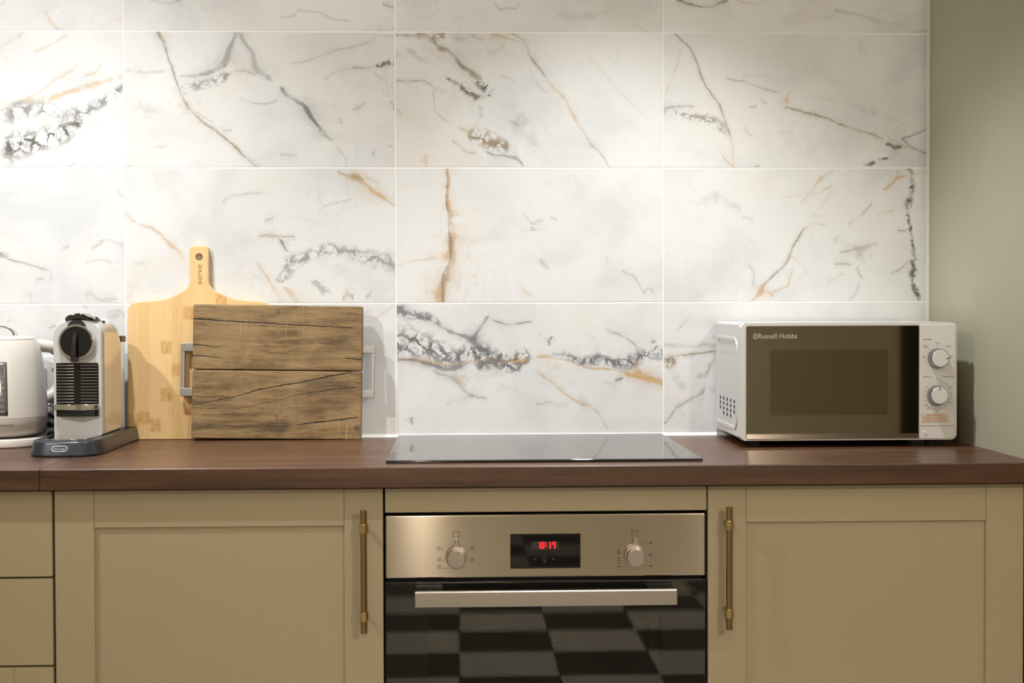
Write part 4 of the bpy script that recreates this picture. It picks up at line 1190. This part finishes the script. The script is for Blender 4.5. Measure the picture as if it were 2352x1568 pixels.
# wire shelf inside
b = MB()
rz = WT - 0.345
for yy in (-0.50, -0.14):
    b.cyl((0.07, yy, rz), (0.532, yy, rz), 0.0022, seg=8)
for xx in (0.07, 0.532):
    b.cyl((xx, -0.50, rz), (xx, -0.14, rz), 0.0022, seg=8)
bw(b, 'wire_shelf', M['wire'], ov)
wires = MB().cyl((0, -0.50, 0), (0, -0.14, 0), 0.0012, seg=6).mesh('shelf_wire')
wires.materials.append(M['wire'])
for i in range(21):
    new_obj('shelf_wire', wires, None, ov, (0.09 + i * 0.0212 - ov.location.x, 0 - ov.location.y, rz + 0.0008 - ov.location.z))

# ================================================================ MICROWAVE
mw = thing('microwave_oven', 'white microwave with mirrored door and two dials by the wall', 'microwave', (0.9448, -0.16, WT))
FYM = -0.300
bx0, bx1, bz0, bz1 = 0.7205, 1.1695, WT + 0.0165, WT + 0.2575
bw(MB().box(bx0, bx1, FYM + 0.028, -0.012, bz0 - 0.001, bz1, 0.006, 3, 'y'), 'casing', M['white_plastic'], mw)
bw(MB().box(bx0 + 0.004, bx1 - 0.004, FYM + 0.024, FYM + 0.029, bz0 + 0.003, bz1 - 0.004), 'seam', M['rubber'], mw, None)
# embossed field and air slots of the left side
sp = MB().prism(rrect(-0.215, -0.052, WT + 0.040, WT + 0.222, (0.004, 0.004, 0.004, 0.004)), 'x', bx0 - 0.0006, bx0 + 0.0005)
out = rrect(-0.262, -0.040, WT + 0.032, WT + 0.226, (0.03, 0.004, 0.004, 0.03), 8)
inn = rrect(-0.256, -0.046, WT + 0.038, WT + 0.220, (0.025, 0.003, 0.003, 0.025), 8)
rg = MB().xz_holes(out, [inn], bx0 - 0.0018, bx0 + 0.0008)
rg.transform(Matrix(((0, 1, 0, 0), (1, 0, 0, 0), (0, 0, 1, 0), (0, 0, 0, 1))))
sp.bm.free()
bw(rg, 'embossed_rim', M['white_plastic'], mw, None)
vm_ = MB().prism(rrect(-0.0065, 0.0065, -0.0036, 0.0036, 0.0032, 3), 'x', -0.0004, 0.004).mesh('air_slot')
vm_.materials.append(M['rubber'])
for r_, cols in enumerate(((0, 1, 2, 3, 4), (0, 1, 2, 3, 4), (0, 1, 2, 3, 4), (1, 2, 3))):
    for c_ in cols:
        new_obj('air_slot', vm_, None, mw, (bx0 - mw.location.x, -0.070 - c_ * 0.040 - mw.location.y, 0.0905 - r_ * 0.0108))
# front frame: white surround, mirrored door, control panel
bw(MB().prism(rrect(0.7190, 1.1704, WT + 0.0140, WT + 0.2560, 0.009, 6), 'y', FYM, FYM + 0.024, 0.003, 3), 'front_frame', M['white_plastic'], mw)
dr = bw(MB().prism(rrect(0.7310, 1.0905, WT + 0.0172, WT + 0.2510, (0.003, 0.001, 0.001, 0.004), 4), 'y', FYM - 0.0030, FYM + 0.001, 0.0012, 2), 'door', M['mw_door'], mw)
bw(MB().prism(rrect(0.7804, 1.0250, WT + 0.0662, WT + 0.2010, 0.004, 5), 'y', FYM - 0.0034, FYM - 0.0020), 'window', M['mw_window'], dr)
b = MB().text('Russell Hobbs', 0.0145, 0.7515, FYM - 0.0033, WT + 0.2292, 'LEFT')
bbx = [v.co.x for v in b.bm.verts]
sc_ = 0.0804 / (max(bbx) - min(bbx))
for v in b.bm.verts:
    v.co.x = 0.7560 + (v.co.x - min(bbx)) * sc_
bw(b, 'lettering', M['print_light'], dr, None)
b = MB().xz_holes(circle(0.7497, WT + 0.2290, 0.0046, 20), [circle(0.7497, WT + 0.2290, 0.0040, 20)], FYM - 0.0034, FYM - 0.0028)
b.xz_holes(circle(0.7497, WT + 0.2290, 0.0030, 20), [circle(0.7497, WT + 0.2290, 0.0022, 20)], FYM - 0.0034, FYM - 0.0028)
for v in b.bm.verts:
    v.co.z = WT + 0.2290 + (v.co.z - WT - 0.2290) * 1.3
bw(b, 'round_emblem', M['print_light'], dr, None)
cp = bw(MB().prism(rrect(1.0915, 1.1655, WT + 0.0172, WT + 0.2510, (0.001, 0.008, 0.004, 0.001), 5), 'y', FYM - 0.0022, FYM + 0.001, 0.0010, 2), 'control_panel', M['white_plastic'], mw)
yq = FYM - 0.0022
bw(MB().box(1.0918, 1.1653, yq - 0.00025, yq + 0.0004, WT + 0.0428, WT + 0.0434), 'flap_line', M['print_dark'], cp, None)
bw(MB().cyl((1.1035, yq + 0.001, WT + 0.0285), (1.1035, yq - 0.001, WT + 0.0285), 0.0042, seg=20, bev=0.0008), 'release_dimple', M['white_plastic'], cp)
bw(MB().box(1.0945, 1.1540, yq - 0.0003, yq + 0.0003, WT + 0.0500, WT + 0.0690), 'note_sticker', M['sticker'], cp, None)
b = MB()
ys = yq - 0.0005
b.text('Important Note', 0.0058, 1.1242, ys, WT + 0.0656)
for i, s in enumerate(('To cook for less than 2 minutes, turn', 'the TIMER dial past 2 minutes and', 'then return it to the time required')):
    b.text(s, 0.0040, 1.1242, ys, WT + 0.0606 - i * 0.0038, sx=0.86)
bw(b, 'note_lettering', M['print_red'], cp, None)['kind'] = 'stuff'
b = MB()
yp = yq - 0.0003
b.text('POWER', 0.0046, 1.0985, yp, WT + 0.2215, 'LEFT', sx=1.1)
K1, K2 = (1.1290, WT + 0.1830), (1.1280, WT + 0.1065)
for s, dx, dz in (('Med', 0, 0.031), ('M.High', 0.0225, 0.025), ('High', 0.0285, 0.003), ('Low', -0.0285, 0.003)):
    b.text(s, 0.0036, K1[0] + dx, yp, K1[1] + dz)
b.text('Defrost/', 0.0034, K1[0] - 0.0245, yp, K1[1] + 0.0255)
b.text('M.Low', 0.0034, K1[0] - 0.0245, yp, K1[1] + 0.0220)
for a in (90, 45, 0, 135, 180):
    b.prism(circle(K1[0] + 0.0265 * math.cos(R(a)), K1[1] + 0.0262 * math.sin(R(a)), 0.0007, 8), 'y', yp, yp + 0.0004)
b.text('TIMER(min)', 0.0037, 1.0985, yp, WT + 0.1442, 'LEFT')
b.text('DEFROST(kg)', 0.0037, 1.1630, yp, WT + 0.1442, 'RIGHT')
b.text('0', 0.0042, K2[0], yp, K2[1] + 0.0345)
arc = [(K2[0] + 0.0300 * math.cos(R(90 - a)), yp, K2[1] + 0.0300 * math.sin(R(90 - a))) for a in range(0, 226, 9)]
b.tube(arc, 0.00022, 6)
for i, s in enumerate(('', '1', '2', '3', '4', '5', '6', '7', '8', '9', '10', '15', '20', '25', '30', '35')):
    a = 90 - i * 20.5
    c_, s_ = math.cos(R(a)), math.sin(R(a))
    b.prism(circle(K2[0] + 0.0232 * c_, K2[1] + 0.0232 * s_, 0.0006, 6), 'y', yp, yp + 0.0004)
    if s:
        b.text(s, 0.0030, K2[0] + 0.0265 * c_, yp, K2[1] + 0.0265 * s_)
for s, a in (('0.2', 30), ('0.4', -30), ('0.6', -90), ('0.8', -122), ('1.0', -138)):
    b.text(s, 0.0042, K2[0] + 0.0350 * math.cos(R(a)), yp, K2[1] + 0.0335 * math.sin(R(a)))
    b.prism(circle(K2[0] + 0.0300 * math.cos(R(a)), K2[1] + 0.0300 * math.sin(R(a)), 0.0009, 8), 'y', yp, yp + 0.0004)
bw(b, 'dial_lettering', M['print_dark'], cp, None)['kind'] = 'stuff'
for kx, kz, a in ((*K1, 0), (*K2, 90)):
    k = bw(MB().cyl((kx, yq + 0.0005, kz), (kx, yq - 0.018, kz), 0.0208, 0.0186, 40, bev=0.001), 'knob', M['knob_chrome'], mw)
    bw(MB().cyl((kx, yq - 0.0172, kz), (kx, yq - 0.0192, kz), 0.0176, 0.0172, 40, bev=0.0008), 'knob_face', M['white_plastic'], k)
    b = MB().box(0.0120, 0.0168, yq - 0.0196, yq - 0.0190, -0.0010, 0.0010).transform(Matrix.Translation((kx, 0, kz)) @ Matrix.Rotation(-R(a), 4, 'Y'))
    bw(b, 'pointer_mark', M['print_dark'], k, None)
for fx in (0.760, 1.130):
    for fy in (-0.255, -0.050):
        bw(MB().cyl((fx, fy, WT + 0.0002), (fx, fy, WT + 0.0162), 0.011, 0.013, 16), 'foot', M['rubber'], mw)

# ================================================================ CUTTING BOARDS
bb = thing('serving_board', 'tall pale bamboo serving board with a paddle handle against the tiles', 'cutting board', (-0.4353, -0.0325, WT + 0.0004), (R(-2.4), 0, R(0)))
half = [(0.021, 0.4300), (0.0207, 0.3507), (0.0225, 0.3430), (0.0278, 0.3353), (0.0363, 0.3287), (0.0463, 0.3229), (0.0580, 0.3172), (0.0710, 0.3125), (0.086, 0.3100), (0.102, 0.3081), (0.139, 0.3050), (0.1480, 0.3023), (0.1545, 0.2970), (0.1572, 0.2890), (0.1572, 0.016), (0.1558, 0.0085), (0.1510, 0.0030), (0.1430, 0.0)]
half = [(0.011, 0.4300), (0.0175, 0.4280), (0.0205, 0.4235), (0.0210, 0.4170)] + half[1:]
outl = half + [(-x, z) for x, z in half[::-1]]
bo = MB().xz_holes(outl, [circle(-0.0003, 0.4045, 0.0078, 28)], 0.0, 0.0125)
bb_o = bo.build('board', M['bamboo'], bb, smooth=40)
md = bb_o.modifiers.new('soft_edges', 'BEVEL')
md.width = 0.0016
md.segments = 2
md.limit_method = 'ANGLE'
md.angle_limit = R(50)
MB().text('serve', 0.0185, 0.0005, -0.0003, 0.366, rot=R(90), sx=1.13).build('engraved_lettering', M['burn'], bb, smooth=None)

wb = thing('wooden_board', 'worn dark wooden chopping board with pewter handles leaning in front', 'cutting board', (-0.2622, -0.0600, WT + 0.0021), (R(-2.6), R(0.9), 0))
hw = 0.1862
BH = 0.2955
SPLIT = 0.1515
MB().box(-hw, hw, 0, 0.026, SPLIT + 0.0006, BH, 0.004, 2).build('plank', M['board_wood'], wb)
MB().box(-hw, hw, 0, 0.026, 0.0, SPLIT - 0.0006, 0.004, 2).build('plank', M['board_wood'], wb)
for s in (-1, 1):
    x_in, x_out = s * (hw - 0.0005), s * (hw + 0.0268)
    zl, zu = 0.0925, 0.2100
    b = MB()
    xa, xb = sorted((x_in, x_out))
    b.box(xa, xb, 0.007, 0.021, zu - 0.0185, zu, 0.0015, 2)
    b.box(xa, xb, 0.007, 0.021, zl, zl + 0.0185, 0.0015, 2)
    xa, xb = sorted((x_out, x_out - s * 0.0085))
    b.box(xa, xb, 0.0075, 0.0205, zl + 0.010, zu - 0.010, 0.0012, 2)
    b.build('handle', M['pewter'], wb)

# ================================================================ COFFEE MACHINE
CX = -0.6395
cm = thing('coffee_machine', 'silver capsule coffee machine with black lever dial beside the boards', 'coffee machine', (CX, -0.20, WT))


def base_outline(hwid, yf, yr, ns=16, inset=0.0):
    """slate base: straight sides, rounded nose to the front"""
    pts = []
    for i in range(ns + 1):
        a = math.pi * i / ns
        ca, sa = math.cos(a), math.sin(a)
        x = math.copysign(abs(ca) ** 0.55, ca) * hwid
        y = -0.318 - (abs(sa) ** 0.8) * (-0.318 - yf)
        pts.append((CX + x, y))
    pts += [(CX - hwid, yr + 0.012), (CX - hwid + 0.012, yr), (CX + hwid - 0.012, yr), (CX + hwid, yr + 0.012)]
    return pts


b = MB()
secs = [(0.0005, 0.0700, -0.4040), (0.004, 0.0718, -0.4060), (0.026, 0.0675, -0.3975), (0.0295, 0.0660, -0.3950), (0.0305, 0.0635, -0.3915)]
rings = []
for z, hwid, yf in secs:
    rings.append([b.bm.verts.new((x, y, WT + z)) for x, y in base_outline(hwid, yf, -0.034)])
n_ = len(rings[0])
for A, B in zip(rings, rings[1:]):
    for i in range(n_):
        b.bm.faces.new((A[i], A[(i + 1) % n_], B[(i + 1) % n_], B[i]))
b.bm.faces.new(rings[0][::-1])
b.bm.faces.new(rings[-1])
bs = bw(b, 'base', M['slate'], cm, 40)
# chrome drip tray on the nose of the base
tr = [(CX + 0.048 * math.copysign(abs(math.cos(math.pi * i / 14)) ** 0.6, math.cos(math.pi * i / 14)), -0.300 - 0.078 * math.sin(math.pi * i / 14) ** 0.8 if 0 < i < 14 else -0.300) for i in range(15)]
bw(MB().prism(tr + [(CX - 0.048, -0.272), (CX + 0.048, -0.272)], 'z', WT + 0.0303, WT + 0.0330, 0.0008), 'drip_tray', M['chrome'], bs)
# oval badge
def nose_y(x, z=0.0):
    return -0.3985
bz = WT + 0.0165
b = MB()
ring_o = rrect(CX - 0.0155, CX + 0.0155, bz - 0.0056, bz + 0.0056, 0.0055, 6)
ring_i = rrect(CX - 0.0140, CX + 0.0140, bz - 0.0042, bz + 0.0042, 0.0041, 6)
b.xz_holes(ring_o, [ring_i], -0.0012, 0.0010)
b.text("De'Longhi", 0.0068, CX, -0.0012, bz, sx=0.86)
bx_ = 0.0
for v in b.bm.verts:
    v.co.y += -0.4025 + (bz + 0.0056 - v.co.z) * (-0.30) + 0.0025 + 2.2 * (v.co.x - CX) ** 2
bw(b, 'badge', M['print_badge'], bs, None)

# body: front outline lofted to the back, falling away at the rear of the top
YF, YB = -0.2660, -0.1000
b = MB()
out0 = rrect(-0.0490, 0.0490, 0.0, 1.0, 0.0, 1)
def body_section(hwid, h, rt, y):
    pts = rrect(CX - hwid, CX + hwid, WT + 0.0307, WT + h, (0.004, 0.004, rt, rt), 7)
    return [b.bm.verts.new((p[0], y, p[1])) for p in pts]
secs = [(0.0465, 0.2635, 0.030, YF), (0.0484, 0.2660, 0.031, YF + 0.0015), (0.0490, 0.2680, 0.031, YF + 0.005), (0.0490, 0.2700, 0.026, YF + 0.05), (0.0490, 0.2700, 0.022, -0.165), (0.0490, 0.2675, 0.022, -0.145), (0.0490, 0.2610, 0.022, -0.127), (0.0490, 0.2490, 0.022, -0.112), (0.0490, 0.2330, 0.022, -0.1035), (0.0490, 0.2150, 0.022, YB)]
rings = [body_section(*s) for s in secs]
n_ = len(rings[0])
for A, B in zip(rings, rings[1:]):
    for i in range(n_):
        b.bm.faces.new((A[i], A[(i + 1) % n_], B[(i + 1) % n_], B[i]))
b.bm.faces.new(rings[0][::-1])
b.bm.faces.new(rings[-1])
body = bw(b, 'body', M['silver_plastic'], cm, 40)
# glossy side cheeks
for s in (-1, 1):
    xa = CX + s * 0.0488
    xb = CX + s * 0.0502
    pr = [(-0.2480, WT + 0.0325), (-0.1020, WT + 0.0325), (-0.1020, WT + 0.208), (-0.1065, WT + 0.222), (-0.118, WT + 0.233), (-0.135, WT + 0.240), (-0.2480, WT + 0.2420)]
    bw(MB().prism(pr, 'x', min(xa, xb), max(xa, xb), 0.0006), 'side_panel', M['side_panel'], body)
# lever dial
zc = WT + 0.2225
dl = bw(MB().cyl((CX, YF + 0.004, zc), (CX, YF - 0.010, zc), 0.0375, 0.0362, 56, bev=0.0022), 'dial_ring', M['chrome'], cm)
bw(MB().cyl((CX, YF - 0.009, zc), (CX, YF - 0.0118, zc), 0.0322, 0.0318, 56, bev=0.0008), 'dial_face', M['black_gloss'], dl)
b = MB()
for i in range(9):
    t = i / 8
    zz = zc + 0.020 - t * 0.060
    wv_ = 0.0048 + 0.0042 * t
    yy = YF - 0.0115 - 0.010 * math.sin(math.pi * min(1, t * 0.9 + 0.05)) - 0.004 * t
    b.bm.verts.new((CX - wv_ - 0.003 * t, YF - 0.0105, zz))
    b.bm.verts.new((CX - wv_ * 0.7 - 0.003 * t, yy, zz))
    b.bm.verts.new((CX + wv_ * 0.7 - 0.003 * t, yy, zz))
    b.bm.verts.new((CX + wv_ - 0.003 * t, YF - 0.0105, zz))
b.bm.verts.ensure_lookup_table()
V_ = b.bm.verts
for i in range(8):
    for j in range(3):
        b.bm.faces.new((V_[i * 4 + j], V_[i * 4 + j + 1], V_[i * 4 + 4 + j + 1], V_[i * 4 + 4 + j]))
b.bm.faces.new((V_[0], V_[1], V_[2], V_[3]))
b.bm.faces.new((V_[35], V_[34], V_[33], V_[32]))
for i in range(8):
    b.bm.faces.new((V_[i * 4 + 3], V_[i * 4], V_[i * 4 + 4], V_[i * 4 + 7]))
bw(b, 'lever_blade', M['black_chrome'], dl, 50)
# lever arch on top
pts = [(-0.026, 0.2640), (-0.0285, 0.2690), (-0.025, 0.2750), (-0.014, 0.2800), (0.0, 0.2815), (0.010, 0.2795), (0.018, 0.2740), (0.026, 0.2700), (0.034, 0.2690)]
low = [(0.030, 0.2665), (0.022, 0.2655), (0.012, 0.2690), (0.002, 0.2725), (-0.010, 0.2725), (-0.020, 0.2700), (-0.022, 0.2660)]
bw(MB().prism([(CX + 0.004 + x, WT + z) for x, z in pts + low], 'y', YF - 0.002, YF + 0.050, 0.0025, 3), 'lever_arch', M['black_chrome'], cm)
bw(MB().cyl((CX, YF - 0.004, WT + 0.2480), (CX, YF + 0.03, WT + 0.2480), 0.0200, 0.0200, 24), 'hinge', M['black_matt'], cm)
bw(MB().box(CX + 0.033, CX + 0.045, -0.222, -0.216, WT + 0.2600, WT + 0.2655, 0.001, 1), 'button', M['black_matt'], cm)
# grill of the capsule bin
gx0, gx1, gz0, gz1 = CX - 0.0430, CX + 0.0425, WT + 0.0945, WT + 0.1795
gr = bw(MB().prism(rrect(gx0, gx1, WT + 0.0700, gz1, 0.0025, 3), 'y', YF - 0.0010, YF + 0.002), 'capsule_bin', M['black_gloss'], cm, None)
xs_ = [gx0 + 0.0015, gx0 + 0.018, gx0 + 0.030, gx0 + 0.036, gx1 - 0.036, gx1 - 0.030, gx1 - 0.018, gx1 - 0.0015]
ysl = [-0.0050, -0.0046, -0.0034, -0.0001, -0.0001, -0.0034, -0.0046, -0.0050]
b = MB()
b.prism(list(zip([x - CX for x in xs_], ysl)) + [(xs_[-1] - CX, 0.0004), (xs_[0] - CX, 0.0004)], 'z', -0.0005, 0.0005)
slat = b.mesh('slat', 35)
slat.materials.append(M['slat'])
for i in range(13):
    new_obj('slat', slat, None, cm, (0, YF - 0.0008 - cm.location.y, 0.0995 + i * 0.00625))
bw(MB().prism([(CX - 0.0445, YF + 0.004), (CX - 0.0445, YF - 0.010), (CX - 0.030, YF - 0.0175), (CX, YF - 0.0200), (CX + 0.030, YF - 0.0175), (CX + 0.0440, YF - 0.010), (CX + 0.0440, YF + 0.004)], 'z', WT + 0.0840, WT + 0.0955, 0.0015, 3), 'cup_rest', M['chrome'], cm)
bw(MB().prism([(CX - 0.037, YF), (CX - 0.037, YF - 0.006), (CX, YF - 0.013), (CX + 0.036, YF - 0.006), (CX + 0.036, YF)], 'z', WT + 0.0720, WT + 0.0838), 'cup_rest_tray', M['black_matt'], cm)
# water tank at the back
bw(MB().prism(rrect(CX - 0.046, CX + 0.0475, -0.0975, -0.0480, 0.012, 5), 'z', WT + 0.0315, WT + 0.2180, 0.001), 'water_tank', M['water_glass'], cm)
bw(MB().prism(rrect(CX - 0.047, CX + 0.0495, -0.0990, -0.0455, 0.010, 5), 'z', WT + 0.2182, WT + 0.2310, 0.002), 'tank_lid', M['black_matt'], cm)

# ================================================================ KETTLE
KX, KY = -0.8370, -0.1330
kt = thing('electric_kettle', 'cream electric kettle on its base cut off at the left edge', 'kettle', (KX, KY, WT))
MB().lathe([(0, 0.0003), (0.092, 0.0003), (0.0952, 0.003), (0.0960, 0.010), (0.0945, 0.0162), (0.0910, 0.0186), (0.0, 0.0188)], 72).build('base', M['cream_plastic'], kt)
MB().lathe([(0, 0.0205), (0.060, 0.0205), (0.0760, 0.0230), (0.0860, 0.0300), (0.0915, 0.0400), (0.0945, 0.0520), (0.0950, 0.0620), (0.0900, 0.0622)], 72).build('lower_band', M['cream_shade'], kt)
prof = [(0.0900, 0.0622), (0.0951, 0.0626), (0.0949, 0.080), (0.0938, 0.110), (0.0915, 0.140), (0.0882, 0.170), (0.0850, 0.190), (0.0810, 0.207), (0.0765, 0.2195), (0.0745, 0.2235), (0.0735, 0.2240), (0.0, 0.2240)]
kb = MB().lathe(prof, 72).build('body', M['cream_plastic'], kt)
MB().lathe([(0.0715, 0.2235), (0.0722, 0.2270), (0.0700, 0.2305), (0.0650, 0.2325), (0.0, 0.2340)], 72).build('lid', M['cream_plastic'], kt)
arch = [(0.034 * math.cos(math.pi * i / 14), 0.0, 0.2325 + 0.0225 * math.sin(math.pi * i / 14) ** 0.8 if 0 < i < 14 else 0.2325) for i in range(15)]
b = MB()
for (x0_, _, z0_), (x1_, _, z1_) in zip(arch, arch[1:]):
    pass
top_ = [(x, z) for x, _, z in arch]
bot_ = [(x * 0.90, 0.2325 + (z - 0.2325) * 0.88) for x, _, z in arch][::-1]
MB().prism(top_ + bot_, 'y', -0.011, 0.011, 0.0008, 1).build('lid_loop', M['chrome'], kt)
hp = [(0.060, 0.0, 0.2080), (0.085, 0.0, 0.2110), (0.110, 0.0, 0.2075), (0.130, 0.0, 0.1940), (0.140, 0.0, 0.1720), (0.1395, 0.0, 0.1480), (0.130, 0.0, 0.1240), (0.112, 0.0, 0.1040), (0.084, 0.0, 0.0920)]
MB().tube(hp, [0.0145, 0.0140, 0.0132, 0.0125, 0.0122, 0.0122, 0.0122, 0.0130, 0.0145], 16).build('handle', M['cream_plastic'], kt, rot=(0, 0, R(36)), smooth=60)
# water gauge facing the room
def kr(z):
    for (ra, za), (rb_, zb) in zip(prof[1:], prof[2:]):
        if za <= z <= zb:
            return ra + (rb_ - ra) * (z - za) / (zb - za)
    return 0.0
ga = R(-71.5)
def on_kettle(ang, z, out=0.0):
    r = kr(z) + out
    return Vector((r * math.cos(ang), r * math.sin(ang), z))
b = MB()
rows = []
for i in range(12):
    z = 0.0690 + i * (0.1800 - 0.0690) / 11
    rows.append([b.bm.verts.new(on_kettle(ga + da, z, 0.0006)) for da in (-0.125, -0.06, 0, 0.06, 0.125)])
for A, B in zip(rows, rows[1:]):
    for j in range(4):
        b.bm.faces.new((A[j], A[j + 1], B[j + 1], B[j]))
wg = b.build('water_gauge', M['gauge'], kt)
sd = wg.modifiers.new('thick', 'SOLIDIFY')
sd.thickness = 0.0012
def wrap_text(s, size, z, ang, out, sx=1.0):
    b_ = MB().text(s, size, 0, 0, 0, sx=sx)
    for v in b_.bm.verts:
        zz = z + v.co.z
        rr = (kr(zz) if zz > 0.0626 else 0.0946) + out
        a_ = ang + v.co.x / rr
        v.co = Vector((rr * math.cos(a_), rr * math.sin(a_), zz))
    return b_
b = MB()
for s, z in (('1.7L', 0.1495), ('1.5', 0.1385), ('1.25', 0.1265), ('1.0', 0.1140), ('0.75', 0.1010), ('0.5', 0.0880), ('MIN', 0.0770)):
    t_ = wrap_text(s, 0.0060, z, ga, 0.0010)
    tm = bpy.data.meshes.new('t')
    t_.bm.to_mesh(tm)
    t_.bm.free()
    b.bm.from_mesh(tm)
    bpy.data.meshes.remove(tm)
b.build('scale_lettering', M['print_light'], wg, smooth=None)
wrap_text('KENWOOD', 0.0070, 0.0480, R(-68.0), 0.0004, 0.98).build('lettering', M['print_dark'], kt, smooth=None)

# ================================================================ SOCKET AND CORDS BEHIND THE KETTLE
so = thing('wall_socket', 'white socket plate on the tiles behind the kettle handle', 'socket', (-0.785, -0.0003, WT + 0.140))
MB().prism(rrect(-0.0730, 0.0430, -0.0450, 0.0450, 0.005, 4), 'y', -0.0095, 0.0, 0.0015).build('plate', M['white_plastic'], so)
MB().box(0.0215, 0.0315, -0.0135, -0.0094, 0.018, 0.034, 0.001, 1).build('switch', M['white_plastic'], so)
pl = tag(MB().prism(rrect(-0.0400, 0.0115, -0.0180, 0.0240, 0.007, 4), 'y', -0.0450, -0.0097, 0.004, 2).build('power_plug', M['white_plastic'], None, (-0.785, 0, WT + 0.140)), 'white plug pushed into the socket behind the kettle', 'plug')
b = MB().tube([(-0.790, -0.034, WT + 0.1215), (-0.786, -0.036, WT + 0.100), (-0.768, -0.045, WT + 0.082), (-0.745, -0.050, WT + 0.076), (-0.722, -0.040, WT + 0.080), (-0.7055, -0.022, WT + 0.06), (-0.705, -0.014, WT + 0.03), (-0.715, -0.013, WT + 0.0045), (-0.78, -0.013, WT + 0.0045)], 0.0036, 8)
tag(b.build('white_cord', M['white_plastic'], smooth=60), 'white power cord hanging between kettle and coffee machine', 'cord')
loop = []
for i in range(46):
    a = i / 45 * 2 * math.pi * 2.6
    loop.append((-0.733 + 0.024 * math.cos(a), -0.060 + 0.022 * math.sin(a), WT + 0.0045 + 0.052 * i / 45 + 0.006 * math.sin(a * 1.7) ** 2))
tag(MB().tube(loop, 0.0040, 8).build('black_cord', M['rubber'], smooth=60), 'coiled black power cord between kettle and coffee machine', 'cord')
